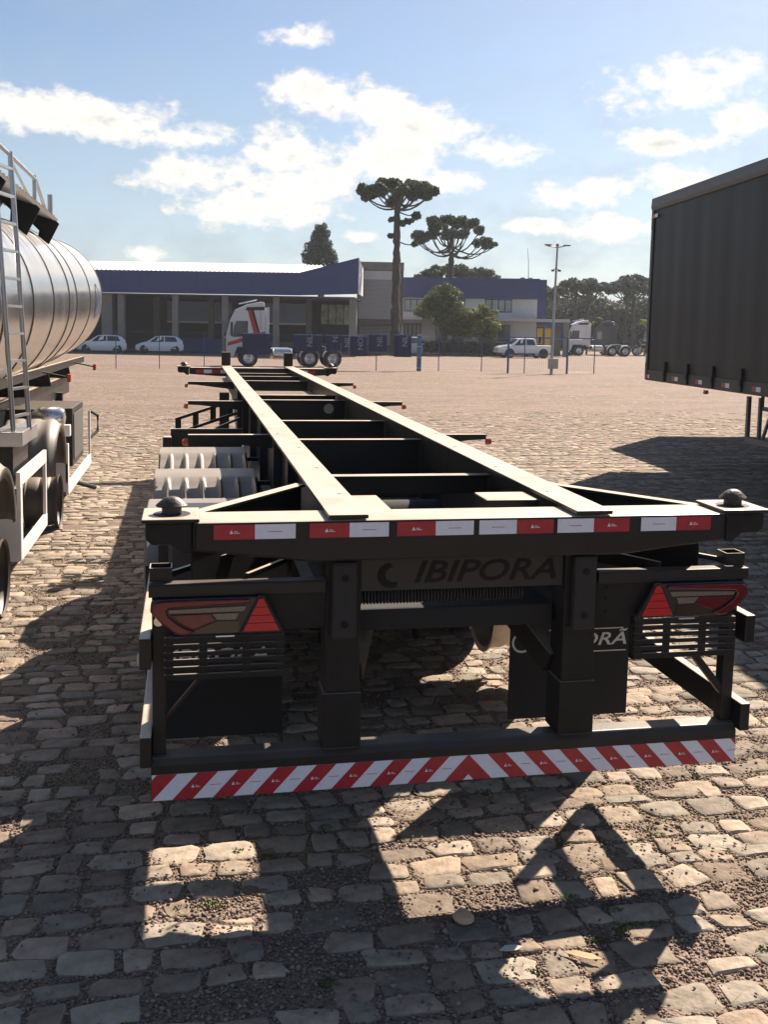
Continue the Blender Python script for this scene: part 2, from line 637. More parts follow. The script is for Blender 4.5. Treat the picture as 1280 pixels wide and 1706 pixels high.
GROUND = ground_material()
gb = MB()
xs = [-900, -400, -120, -40, -12, 0, 12, 40, 120, 400, 900]
ys = [-100, -60, -12, 0, 15, 40, 80, 160, 400, 900]
for iy in range(len(ys) - 1):
    for ix in range(len(xs) - 1):
        gb.add([(xs[ix], ys[iy], -0.004), (xs[ix + 1], ys[iy], -0.004), (xs[ix + 1], ys[iy + 1], -0.004), (xs[ix], ys[iy + 1], -0.004)], [(0, 1, 2, 3)])
yard = gb.build('paved_yard', GROUND)
tag(yard, 'sandy yard paved with irregular stone setts and loose gravel', None, kind='structure')


def sett_material():
    m = mat('granite_sett', (0.300, 0.226, 0.166), 0.88, vary=0.30, vscale=11, bump=0.9, bscale=30, island=0.36, alt=(0.235, 0.205, 0.165), spec=0.25)
    return m


SETT = sett_material()


def make_sett(cx, cy, hw, hh, rot, top, lod=0):
    n = 14 if lod == 0 else 8
    pts = []
    skew = [random.uniform(-.15, .15) for _ in range(4)]
    for k in range(n):
        a = 2 * math.pi * (k + 0.5) / n
        c, s = math.cos(a), math.sin(a)
        e = 0.36 + random.uniform(-0.14, 0.14)
        px = hw * math.copysign(abs(c) ** e, c) * random.uniform(0.87, 1.06)
        py = hh * math.copysign(abs(s) ** e, s) * random.uniform(0.84, 1.08)
        px, py = px * (1 + skew[0] * py / hh) + skew[2] * py, py * (1 + skew[1] * px / hw) + skew[3] * px * .4
        pts.append((px * math.cos(rot) - py * math.sin(rot), px * math.sin(rot) + py * math.cos(rot)))
    vs = [(cx + p[0] * 1.04, cy + p[1] * 1.04, -0.03) for p in pts]
    tx, ty = random.uniform(-.05, .05), random.uniform(-.05, .05)

    def zt(p, k):
        return top + p[0] * tx + p[1] * ty + random.uniform(-.0014, .0014) - k
    vs += [(cx + p[0], cy + p[1], zt(p, 0.005)) for p in pts]
    vs += [(cx + p[0] * 0.91, cy + p[1] * 0.88, zt(p, 0.0)) for p in pts]
    lv_n = 2
    if lod == 0:
        vs += [(cx + p[0] * 0.5, cy + p[1] * 0.5, zt(p, random.uniform(-.001, .0015))) for p in pts]
        lv_n = 3
    vs.append((cx, cy, top))
    fs = []
    for lv in range(lv_n):
        for k in range(n):
            k2 = (k + 1) % n
            fs.append((lv * n + k, lv * n + k2, (lv + 1) * n + k2, (lv + 1) * n + k))
    for k in range(n):
        fs.append((lv_n * n + k, lv_n * n + (k + 1) % n, (lv_n + 1) * n))
    return vs, fs


setts = []
occ = []
y = -4.2
while y < 23.5:
    rh = random.uniform(0.105, 0.165)
    d = y + 3.76
    x = -1.07 - 0.27 * max(d, 0) - 1.7 + random.uniform(0, .2)
    xe = -1.07 + 0.64 * max(d, 0) + 1.9
    drift = random.uniform(-0.02, 0.02)
    while x < xe:
        w = random.uniform(0.12, 0.255)
        if random.random() > 0.11 + 0.85 * max(0.0, min(1.0, (y - 13.0) / 11.0)):
            hw = w / 2 - random.uniform(0.003, 0.016)
            hh = rh / 2 - random.uniform(0.002, 0.014)
            yy = y + rh / 2 + 0.03 * math.sin(x * 0.9 + y) + drift * (x + 1) + random.uniform(-.012, .012)
            setts.append((x + w / 2, yy, hw, hh, random.gauss(0, 0.06), random.uniform(-0.001, 0.009)))
        x += w
    y += rh


def sett_rank(s):
    d = s[1] + 3.76
    lat = (s[0] + 1.07 - 0.19 * d) / max(d, 0.2)
    return (0 if (-0.43 < lat < 0.46 and d > 1.6) else 100) + d


setts.sort(key=sett_rank)
rest = MB()
for i, s in enumerate(setts):
    if i < 300:
        vs, fs = make_sett(0, 0, *s[2:])
        mb = MB().add(vs, fs)
        o = mb.build('sett', SETT, yard, smooth=True, fix=False)
        o.location = (s[0], s[1], 0)
    else:
        vs, fs = make_sett(*s, lod=1 if s[1] > 4.5 else 0)
        rest.add(vs, fs)
ro = rest.build('setts', SETT, yard, smooth=True, fix=False)
ro['kind'] = 'stuff'

# loose gravel in the joints
PEB = mat('loose_pebbles', (0.225, 0.168, 0.130), 0.85, vary=0.2, vscale=12, island=0.5, spec=0.25)
sa = np.array([(s[0], s[1], s[2], s[3]) for s in setts])
NP = 230000
dd = 1.4 + (11.0 - 1.4) * rng.random(NP) ** 1.25
lat = rng.uniform(-0.55, 0.60, NP)
px = -1.07 + 0.19 * dd + lat * dd
py = -3.76 + dd
# which points lie on a sett: grid lookup
cell = 0.35
grid = {}
for i, s in enumerate(sa):
    grid.setdefault((int(math.floor(s[0] / cell)), int(math.floor(s[1] / cell))), []).append(i)
gx = np.floor(px / cell).astype(int)
gy = np.floor(py / cell).astype(int)
on = np.zeros(NP, bool)
order = np.lexsort((gy, gx))
for key in set(zip(gx.tolist(), gy.tolist())):
    cand = [i for ax in (-1, 0, 1) for ay in (-1, 0, 1) for i in grid.get((key[0] + ax, key[1] + ay), ())]
    idx = np.nonzero((gx == key[0]) & (gy == key[1]))[0]
    if len(cand) == 0:
        continue
    c = sa[cand]
    inn = (np.abs(px[idx, None] - c[None, :, 0]) < c[None, :, 2] * 0.93) & (np.abs(py[idx, None] - c[None, :, 1]) < c[None, :, 3] * 0.93)
    on[idx] = inn.any(1)
patch = np.sin(px * 2.1 + 1.3 * np.sin(py * 1.7)) * np.sin(py * 2.6 + px)
keep = (~on) | (rng.random(NP) < np.where(patch > 0.25, 0.09, 0.012))
px, py, on = px[keep], py[keep], on[keep]
npb = len(px)
rad = rng.gamma(5.0, 0.0008, npb) + 0.0018
rad = np.minimum(rad, 0.013)
base = np.array([(1, 0, 0), (0, 1, 0), (-1, 0, 0), (0, -1, 0), (0, 0, 1), (0, 0, -1)], float)
ang = rng.uniform(0, 6.28, npb)
ca, sa_ = np.cos(ang), np.sin(ang)
jit = rng.uniform(0.7, 1.3, (npb, 6, 3))
P = base[None] * jit + rng.uniform(-.25, .25, (npb, 6, 3))
P[:, :, 0] *= rng.uniform(0.8, 1.4, npb)[:, None]
P[:, :, 2] *= 0.7
rx = P[:, :, 0] * ca[:, None] - P[:, :, 1] * sa_[:, None]
ry = P[:, :, 0] * sa_[:, None] + P[:, :, 1] * ca[:, None]
V = np.stack([rx, ry, P[:, :, 2]], -1) * rad[:, None, None]
V[:, :, 0] += px[:, None]
V[:, :, 1] += py[:, None]
V[:, :, 2] += (np.where(on, 0.010, -0.003) + rad * 0.35)[:, None]
tri = np.array([(0, 1, 4), (1, 2, 4), (2, 3, 4), (3, 0, 4), (1, 0, 5), (2, 1, 5), (3, 2, 5), (0, 3, 5)])
F = (tri[None] + (np.arange(npb) * 6)[:, None, None]).reshape(-1, 3)
me = bpy.data.meshes.new('gravel')
me.vertices.add(npb * 6)
me.vertices.foreach_set('co', V.reshape(-1).astype(np.float32))
me.loops.add(len(F) * 3)
me.loops.foreach_set('vertex_index', F.reshape(-1).astype(np.int32))
me.polygons.add(len(F))
me.polygons.foreach_set('loop_start', (np.arange(len(F)) * 3).astype(np.int32))
me.update(calc_edges=True)
me.materials.append(PEB)
gv = bpy.data.objects.new('gravel', me)
col.objects.link(gv)
gv.parent = yard
gv['kind'] = 'stuff'

# a lone pebble and dry leaves lying on the setts
pb = MB()
pb.lathe([(0.001, -.022), (.03, -.015), (.042, 0), (.03, .016), (.001, .022)], (0, 0, 0), 14, 'z')
o = pb.build('pebble', mat('ochre_pebble', (0.50, 0.33, 0.20), 0.6, vary=0.1), None, smooth=True)
o.location = (-0.06, -0.32, 0.026)
o.rotation_euler = (0.1, 0.05, 0.3)
tag(o, 'smooth ochre pebble lying alone on the setts behind the trailer', 'pebble')


def leafy(name, loc, rz, ln, label, m):
    b = MB()
    pts = [(-ln / 2, 0, .004), (-ln * .2, .012, .012), (ln * .2, .012, .010), (ln / 2, 0, .006), (ln * .2, -.012, .004), (-ln * .2, -.012, .005)]
    b.add(pts, [(0, 1, 2, 3, 4, 5)])
    o = b.build(name, m, None)
    md = o.modifiers.new('solid', 'SOLIDIFY')
    md.thickness = 0.002
    o.location = loc
    o.rotation_euler = (0, 0, rz)
    tag(o, label, 'leaf')


DRY = mat('dry_leaf', (0.50, 0.38, 0.20), 0.7, vary=0.2)
PALEL = mat('pale_leaf', (0.50, 0.48, 0.42), 0.7, vary=0.1)
leafy('dry_leaf', (0.30, -0.60, 0.013), -0.5, 0.14, 'curled yellow dry leaf on the sunlit setts', DRY)
leafy('dry_leaf', (0.06, -0.52, 0.013), 0.05, 0.09, 'thin whitish leaf on the shaded setts', PALEL)

# ------------------------------------------------------------------ container chassis trailer
TR = thing('container_trailer', 'black skeletal container trailer with red and white rear marker tape', 'trailer', (0, -0.012, 1.5))
TR.rotation_euler = (0.008, 0, 0)
FRONT = 12.28


def beam_profile_mesh(sx):
    """I beam with a shallow goose-neck at the front: web, top flange, bottom flange"""
    mb = MB()
    x0 = sx * 0.485
    mb.box(x0 - .075, x0 + .075, -0.105, FRONT, 0.006, 0.022)
    st = [(0.0, -0.46), (7.4, -0.46), (8.6, -0.17), (FRONT - .02, -0.17)]
    for (ya, za), (yb, zb) in zip(st[:-1], st[1:]):
        mb.add([(x0 - .006, ya, za), (x0 + .006, ya, za), (x0 + .006, yb, zb), (x0 - .006, yb, zb),
                (x0 - .006, ya, .0065), (x0 + .006, ya, .0065), (x0 + .006, yb, .0065), (x0 - .006, yb, .0065)],
               [(0, 1, 2, 3), (4, 7, 6, 5), (0, 4, 5, 1), (1, 5, 6, 2), (2, 6, 7, 3), (3, 7, 4, 0)])
        mb.add([(x0 - .065, ya, za - .014), (x0 + .065, ya, za - .014), (x0 + .065, yb, zb - .014), (x0 - .065, yb, zb - .014),
                (x0 - .065, ya, za), (x0 + .065, ya, za), (x0 + .065, yb, zb), (x0 - .065, yb, zb)],
               [(0, 3, 2, 1), (4, 5, 6, 7), (0, 1, 5, 4), (1, 2, 6, 5), (2, 3, 7, 6), (3, 0, 4, 7)])
    return mb


for sx in (-1, 1):
    beam_profile_mesh(sx).build('main_beam', BLACK, TR, bevel=0.003)
    for yy in (.35, 1.1, 1.9, 2.6, 3.9, 5.2, 6.6):
        MB().lathe([(.001, .0004), (.011, .0004), (.011, .0), (.001, .0)], (sx * .485 + .03 * sx * (1 if yy > 2 else -1), yy, .0222), 10, 'z').build('bolt_hole', RUBBER, TR)
    # web stiffeners
    for yy in (1.6, 2.5, 3.7, 4.9, 6.1, 7.2):
        MB().box(sx * .485 + sx * .007, sx * .485 + sx * .062, yy, yy + .01, -.455, .005).build('stiffener', BLACK, TR)

# rear bolster: face deeper in the middle, tapering to the ends
poly = [(-1.05, -0.0), (1.05, 0.0), (1.05, -0.105), (0.62, -0.155), (-0.62, -0.155), (-1.05, -0.105)]
MB().prism(poly, -0.10, 0.115, 'y').build('rear_bolster', BLACK, TR, bevel=0.008)
MB().box(-.405, .405, 0.118, 0.30, -.075, -.055).build('bolster_shelf', BLACK, TR, bevel=0.003)


def bolster_end(y0, sx, front=False):
    pl = MB().box(min(sx * 1.03, sx * 1.235), max(sx * 1.03, sx * 1.235), y0 - .108, y0 + .125, 0.002, 0.016).build('corner_plate', BLACK, TR, bevel=0.004)
    cb = MB()
    cb.prism([(sx * 1.055, -.001), (sx * 1.222, -.001), (sx * 1.222, -.06), (sx * 1.20, -.082), (sx * 1.13, -.082), (sx * 1.09, -.115), (sx * 1.055, -.115)], y0 - .09, y0 + .105, 'y')
    cb.build('corner_casting', BLACKM, TR, bevel=0.008)
    hole = MB().lathe([(.001, .0005), (.068, .0005), (.068, .0), (.001, .0)], (sx * 1.13, y0, 0.0165), 24, 'z').build('lock_opening', RUBBER, pl)
    tl = MB()
    tl.lathe([(.001, .0), (.036, .0), (.036, .032), (.001, .032)], (sx * 1.13, y0, 0.012), 20, 'z')
    prof = [(.040, .030), (.056, .032), (.059, .037), (.044, .051), (.028, .064), (.014, .069), (.001, .070)]
    vs = []
    n = 20
    c = (sx * 1.13, y0, 0.012)
    tl2 = MB().lathe([(.001, .030)] + prof, c, n, 'z')
    tl2.v = [(c[0] + (p[0] - c[0]) * (1.0), c[1] + (p[1] - c[1]) * 0.72, p[2]) for p in tl2.v]
    k = tl.build('twist_lock', CAST, TR, smooth=True)
    tl2.build('lock_head', CAST, k, smooth=True)


for sx in (-1, 1):
    bolster_end(0.0, sx)
    bolster_end(11.985, sx)

# front bolster and stop plates
MB().prism([(-1.05, 0), (1.05, 0), (1.05, -.10), (.6, -.13), (-.6, -.13), (-1.05, -.10)], 11.87, 12.10, 'y').build('front_bolster', BLACK, TR, bevel=0.006)
for sx in (-1, 1):
    MB().box(sx * .485 - .068, sx * .485 + .068, FRONT - .16, FRONT - .03, .024, .23).build('front_stop', BLACKM, TR, bevel=0.006)

# marker tape, rear and front bolster
TAPE_H = (-0.0635, -0.009)


def tape(parent, x0, x1, y, z0, z1, red, mark=True):
    o = MB().box(x0, x1, y - .0016, y - .0002, z0, z1).build('marker_tape', RED_TAPE if red else WHITE_TAPE, parent)
    if mark:
        xc, zc = (x0 + x1) / 2, (z0 + z1) / 2
        pr = MB()
        if red:
            pr.prism([(xc - .018, zc - .006), (xc - .004, zc - .006), (xc - .011, zc + .008)], y - .0024, y - .0017, 'y')
            pr.box(xc - .002, xc + .012, y - .0024, y - .0017, zc + .0005, zc + .003)
            pr.box(xc - .002, xc + .020, y - .0024, y - .0017, zc - .005, zc - .0025)
        else:
            pr.box(xc - .026, xc + .026, y - .0024, y - .0017, zc - .001, zc + .001)
        pr.build('print', WHITE_TAPE if red else RED_TAPE, o)


segs = []
pairs = [(-.98, 'rw'), (-.63, 'rw'), (-.30, 'rw'), (.02, 'wr'), (.335, 'wr'), (.682, 'wr')]
for x0, od in pairs:
    for k, ch in enumerate(od):
        tape(TR, x0 + k * .149, x0 + (k + 1) * .149, -0.1005, TAPE_H[0], TAPE_H[1], ch == 'r')
for x0, od in [(-.95, 'rw'), (-.70, 'rw'), (.64, 'wr')]:
    for k, ch in enumerate(od):
        tape(TR, x0 + k * .12, x0 + (k + 1) * .12, 11.8695, -.085, -.03, ch == 'r', False)

# gussets running from the beams to the bolster ends
for sx in (-1, 1):
    a = (sx * .565, .80, -.03)
    b_ = (sx * 1.06, .125, -.03)
    mb = MB()
    mb.bar((a[0], a[1], -.012), (b_[0], b_[1], -.012), .055, .012)
    mb.bar((a[0], a[1], -.18), (b_[0], b_[1], -.18), .008, .32)
    mb.build('gusset', BLACK, TR, bevel=0.002)
MB().box(-1.16, -.60, .84, 1.38, -.48, -.19).build('side_shade_box', mat('navy_shade_box', (.02, .022, .028), .45, vary=.2), TR, bevel=.02)  # added box, blocks the sun to shade the ground at left
for yy in (1.52, 1.84):  # tanks added to block light falling between the beams
    MB().lathe([(.001, -.40), (.08, -.39), (.125, -.34), (.125, .34), (.08, .39), (.001, .40)], (0, yy, -.40), 20, 'x').build('air_tank', FLAP, TR, smooth=True)
# filler blocks beside the beams
MB().box(-.405, -.275, .125, .46, -.09, -.004).build('filler_block', BLACK, TR, bevel=0.006)
MB().box(.17, .405, .30, .50, -.09, -.004).build('filler_block', BLACK, TR, bevel=0.006)

# cross members between the beams
for yy, dz in ((1.28, .10), (2.86, .40), (4.12, .40), (6.20, .22), (6.85, .25), (9.35, .13), (10.4, .13), (11.2, .13)):
    mb = MB()
    mb.box(-.47, .47, yy - .005, yy + .005, -.045 - dz, -.055)
    mb.box(-.475, .475, yy - .035, yy + .035, -.054, -.044)
    if dz > .2:
        mb.box(-.475, .475, yy - .03, yy + .03, -.055 - dz, -.045 - dz)
    o = mb.build('cross_member', BLACK, TR)
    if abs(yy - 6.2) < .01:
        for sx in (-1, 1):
            MB().lathe([(.001, 0), (.05, 0), (.05, -.004), (.001, -.004)], (sx * .31, yy - .006, -.13), 18, 'y').build('opening_disc', mat('painted_sunlit_hole', (0.34, 0.29, 0.24), 0.8), o)  # pale disc, sunlight through the hole put into its colour

# outriggers with amber marker lamps
for yy in (3.3, 6.25, 9.35):
    for sx in (-1, 1):
        mb = MB()
        mb.prism([(sx * .49, -.07), (sx * 1.07, -.07), (sx * 1.07, -.10), (sx * .95, -.105), (sx * .49, -.16)], yy - .004, yy + .004, 'y')
        mb.box(min(sx * .49, sx * 1.07), max(sx * .49, sx * 1.07), yy - .03, yy + .03, -.0695, -.061)
        o = mb.build('outrigger', BLACK, TR)
        MB().lathe([(.001, 0), (.024, 0), (.024, .03), (.015, .04), (.001, .042)] if sx > 0 else [(.001, 0), (.024, 0), (.024, -.03), (.015, -.04), (.001, -.042)], (sx * 1.07, yy, -.115), 12, 'x').build('marker_lamp', AMBER, o)

# rear posts, rubber buffers
for sx in (-1, 1):
    mb = MB()
    xa, xb = sorted((sx * .415, sx * .552))
    mb.box(xa, xb, 0.0, .14, -.70, -.156)
    o = mb.build('rear_post', BLACKM, TR, bevel=0.006)
    MB().box(xa - .008, xb + .008, -.006, .146, -.925, -.7005).build('post_sleeve', BLACKM, o, bevel=0.006)
    MB().box(sx * .485 - .048, sx * .485 + .048, -.045, -.0005, -.475, -.172).build('rubber_buffer', RUBBER, o, bevel=0.012)
    for zc in (-.235, -.415):
        MB().lathe([(.001, -.0004), (.014, -.0004), (.014, -.003), (.001, -.003)], (sx * .485, -.0455, zc), 14, 'y').build('bolt_hole', mat('hole_black', (0.004, 0.004, 0.004), 0.9), o)
# name plate between the posts
pl = MB().box(-.413, .413, .02, .03, -.305, -.156).build('name_plate', mat('name_plate_paint', (.0145, .014, .0135), .55, vary=.2), TR, bevel=0.002)
CUT = mat('cut_out_shade', (0.0065, 0.0063, 0.006), 0.9, vary=0.1)  # letters stand proud, the dark of cut-outs put into their colour
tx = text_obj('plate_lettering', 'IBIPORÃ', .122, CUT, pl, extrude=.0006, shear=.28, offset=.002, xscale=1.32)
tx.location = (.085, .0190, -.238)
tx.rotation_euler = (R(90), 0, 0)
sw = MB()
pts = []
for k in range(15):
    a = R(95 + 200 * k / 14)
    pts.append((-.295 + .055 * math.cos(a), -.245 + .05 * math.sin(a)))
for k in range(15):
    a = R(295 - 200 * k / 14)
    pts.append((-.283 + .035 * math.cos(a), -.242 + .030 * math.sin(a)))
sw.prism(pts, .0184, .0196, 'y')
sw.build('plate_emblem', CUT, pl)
MB().box(-.41, .41, .10, .44, -.49, -.40).build('rear_shade_box', FLAP, TR, bevel=.01)  # dark box added to stop sun rays behind the bumper
for sx in (-1, 1):
    MB().bar((sx * .20, .75, -.30), (sx * .43, .12, -.66), .09, .10).build('diagonal_brace', BLACKM, TR, bevel=.006)
# coiled air line under the plate
co = MB()
for k in range(50):
    xc = -.40 + k * .0135
    co.lathe([(.020, -.0068), (.034, -.003), (.034, .003), (.020, .0068)], (xc, .10, -.345), 10, 'x', closed=True)
co.build('coiled_hose', RUBBER, TR, smooth=True)

# rear under-run bumper with chevron tape
bp_ = [(0.0, -1.092), (0.0, -.952), (.018, -.925), (.085, -.922), (.11, -.94), (.11, -1.092)]
BUMP = MB().prism(bp_, -1.21, 1.21, 'x').build('rear_bumper', BUMPM, TR, bevel=0.006)
ZT0, ZT1 = -1.088, -.986
MB().box(-1.207, 1.207, -.0016, -.0003, ZT0, ZT1).build('bumper_tape', WHITE_TAPE, BUMP)
per = 0.1525
hgt = ZT1 - ZT0


def clip_stripe(x0, lean, lo, hi):
    """parallelogram stripe clipped to x range lo..hi"""
    w = per / 2
    poly = [(x0, ZT0), (x0 + w, ZT0), (x0 + w + lean, ZT1), (x0 + lean, ZT1)]
    for side, lim in ((1, lo), (-1, hi)):
        out = []
        for i in range(len(poly)):
            p, q = poly[i], poly[(i + 1) % len(poly)]
            ip = side * (p[0] - lim) >= 0
            iq = side * (q[0] - lim) >= 0
            if ip:
                out.append(p)
            if ip != iq:
                tt = (lim - p[0]) / (q[0] - p[0])
                out.append((lim, p[1] + (q[1] - p[1]) * tt))
        poly = out
        if len(poly) < 3:
            return None
    return poly


XC = 0.035
for sd_, lean, lo, hi in ((-1, .095, -1.207, XC), (1, -.095, XC, 1.207)):
    for k in range(-1, 10):
        x0 = XC - .098 - k * per if sd_ < 0 else XC + .098 - per / 2 + k * per
        po = clip_stripe(x0, lean, lo, hi)
        if not po:
            continue
        st = MB().prism(po, -.0026, -.0017, 'y').build('tape_stripe', RED_TAPE, BUMP)
        xc = sum(p[0] for p in po) / len(po)
        zc = (ZT0 + ZT1) / 2
        if len(po) == 4:
            pr = MB()
            pr.prism([(xc - .015, zc - .006), (xc - .003, zc - .006), (xc - .009, zc + .007)], -.0033, -.0027, 'y')
            pr.box(xc, xc + .018, -.0033, -.0027, zc - .005, zc - .003)
            pr.box(xc, xc + .011, -.0033, -.0027, zc + .000, zc + .002)
            pr.build('print', WHITE_TAPE, st)
            MB().box(xc + per / 2 - .02, xc + per / 2 + .02, -.0024, -.0017, zc - .0008, zc + .0010).build('print', RED_TAPE, BUMP)

# tail lamp clusters
for sx in (-1, 1):
    def mx(poly):
        return [(sx * p[0], p[1]) for p in poly]
    xb = MB()
    xb.box(*sorted((sx * .553, sx * 1.215)), -.012, .03, -.296, -.252)
    xb.box(*sorted((sx * .553, sx * 1.215)), -.012, .045, -.2515, -.247)
    LB = xb.build('lamp_bar', BUMPM, TR, bevel=0.003)
    MB().prism(mx([(.553, -.2965), (1.20, -.2965), (1.20, -.34), (1.10, -.432), (.62, -.44), (.553, -.43)]), .004, .010, 'y').build('lamp_backing', BLACKM, LB)
    hs = MB().prism(mx([(.80, -.298), (1.185, -.298), (1.206, -.312), (1.209, -.346), (1.165, -.396), (1.118, -.436), (1.09, -.441), (.73, -.438), (.715, -.43)]), -.030, .0035, 'y').build('tail_lamp', mat('lamp_housing', (0.02, 0.018, 0.018), 0.35), TR, bevel=0.006)
    MB().prism(mx([(.848, -.304), (1.02, -.303), (1.15, -.304), (1.185, -.309), (1.200, -.322), (1.202, -.345), (1.185, -.370), (1.160, -.392), (1.130, -.417), (1.112, -.430), (1.095, -.435), (1.07, -.433), (1.045, -.423), (1.085, -.408), (1.115, -.388), (1.145, -.362), (1.152, -.345), (1.142, -.332), (1.02, -.327), (.838, -.320)]), -.042, -.0305, 'y').build('red_lens', RED_LENS, hs, bevel=0.005)
    MB().prism(mx([(.855, -.331), (1.145, -.338), (1.14, -.353), (.865, -.352)]), -.036, -.0305, 'y').build('white_strip_lens', CLEAR_LENS, hs, bevel=0.002)
    MB().prism(mx([(.99, -.357), (1.135, -.358), (1.09, -.398), (1.05, -.415), (.97, -.385)]), -.036, -.0305, 'y').build('turn_lens', RED_LENS, hs, bevel=0.003)
    MB().prism(mx([(.885, -.357), (.985, -.357), (.965, -.382), (.895, -.384)]), -.036, -.0305, 'y').build('reverse_lens', CLEAR_LENS, hs, bevel=0.002)
    MB().prism(mx([(.885, -.388), (.965, -.387), (1.045, -.419), (1.05, -.432), (.885, -.432)]), -.034, -.0305, 'y').build('smoked_lens', SMOKE_LENS, hs)
    # triangular reflector in four bands on a black triangle
    tri_b = MB().prism(mx([(.790, -.292), (.814, -.292), (.885, -.437), (.715, -.437)]), -.036, -.0305, 'y').build('reflector_base', RUBBER, hs, bevel=0.004)
    za, zb = -.304, -.428
    bands = [0.0, .25, .27, .50, .52, .74, .76, 1.0]
    for k in range(0, 8, 2):
        f0, f1 = bands[k], bands[k + 1]
        h0, h1 = .008 + .060 * f0, .008 + .060 * f1
        z0, z1 = za + (zb - za) * f0, za + (zb - za) * f1
        MB().prism(mx([(.801 - h0, z0), (.801 + h0, z0), (.801 + h1, z1), (.801 - h1, z1)]), -.041, -.0365, 'y').build('reflector_band', RED_REFLEX, hs)
    # slotted guard below the lamp
    gx0, gx1 = .715, 1.155
    G = MB().box(*sorted((sx * gx0, sx * (gx0 + .03))), -.0265, -.016, -.594, -.444).build('lamp_guard', BLACKM, TR, bevel=0.002)
    for gxx in (gx0 + .125, gx0 + .285, gx1 - .03):
        MB().box(*sorted((sx * gxx, sx * (gxx + .03))), -.0265, -.016, -.594, -.444).build('guard_rib', BLACKM, G, bevel=0.002)
    for k in range(6):
        z0 = -.446 - k * .0285
        hgt_ = .0165 if k not in (0, 5) else .022
        MB().box(*sorted((sx * (gx0 - .004), sx * (gx1 + .004))), -.030, -.0145, z0 - hgt_, z0).build('guard_slat', BLACKM, G, bevel=0.002)
    MB().box(*sorted((sx * .90, sx * .97)), -.036, -.028, -.449, -.441).build('plate_light', ALU, G, bevel=0.002)
    # side bracket, stake sockets and side guard rails
    br = MB()
    br.box(*sorted((sx * 1.155, sx * 1.205)), .04, .10, -.95, -.2965)
    BR = br.build('side_bracket', BLACK, TR, bevel=0.004)
    MB().bar((sx * 1.00, .06, -.60), (sx * 1.165, .06, -.80), .03 if sx > 0 else .012, .03 if sx > 0 else .012).build('bracket_brace', BLACK, BR)
    MB().lathe([(.001, -.010), (.018, -.010), (.018, 0), (.001, 0)], (sx * 1.18, .0395, -.40), 12, 'y').build('bolt', ALU, BR)
    MB().box(*sorted((sx * 1.13, sx * 1.212)), .02, .024, -.2445, -.192).box(*sorted((sx * 1.13, sx * 1.212)), .096, .10, -.2445, -.192) \
        .box(*sorted((sx * 1.13, sx * 1.134)), .024, .096, -.2445, -.192).box(*sorted((sx * 1.208, sx * 1.212)), .024, .096, -.2445, -.192).build('stake_socket', BLACK, LB)
    for (z0, z1, y1) in ((-.565, -.445, 1.05), (-.945, -.825, 1.0)):
        MB().box(*sorted((sx * 1.206, sx * 1.25)), -.03, y1, z0, z1).build('side_guard_rail', BLACK, TR, bevel=0.006)
    MB().box(*sorted((sx * 1.15, sx * 1.205)), .90, .95, -.95, -.30).build('guard_upright', BLACK, TR, bevel=0.004)
    # flat braces from the lamp bar to the beams
    bs = MB()
    bs.bar((sx * 1.19, .05, -.238), (sx * .60, .62, -.20), .016, .02)
    BSo = bs.build('lamp_brace', BLACK, TR)
    MB().bar((sx * .85, .05, -.238), (sx * .58, .36, -.22), .016, .02).build('lamp_brace', BLACK, TR)
    # mud flap with printed name
    fl = MB().box(*sorted((sx * .60, sx * 1.275)), 1.20, 1.212, -1.355, -.47).build('mud_flap', FLAP, TR, bevel=0.003)
    FW = mat('flap_print', (0.55, 0.55, 0.53), 0.7, vary=0.15, vscale=30)
    tx = text_obj('flap_lettering', 'IBIPORÃ', .098, FW, fl, extrude=.0004, shear=.25, offset=.001, xscale=1.36)
    tx.location = (sx * .965 + .045, 1.1990, -.935)
    tx.rotation_euler = (R(90), 0, 0)
    MB().box(sx * .965 - .27, sx * .965 + .27, 1.1983, 1.1995, -.877, -.871).box(sx * .965 - .25, sx * .965 + .29, 1.1983, 1.1995, -1.001, -.995).build('flap_rule', FW, fl)
    ring = []
    MB().lathe([(.045, -.0008), (.056, -.0008), (.056, 0), (.045, 0)], (sx * .965 - .300, 1.1992, -.935), 20, 'y', closed=True).build('flap_emblem', FW, fl)

# running gear
AXY = (2.15, 3.40, 4.65)
AZ = -0.995


def rim_profile(w):
    return [(.15, .03), (.23, .035), (.262, .0), (.268, -w * .2), (.252, -w * .35), (.268, -w * .5), (.272, -w * .8), (.292, -w * .86), (.292, -w * .9), (.262, -w * .86), (.255, -w * .5), (.24, -w * .32), (.255, -w * .18), (.25, .02), (.262, .06), (.282, .075), (.292, .095), (.292, .105), (.27, .09)]


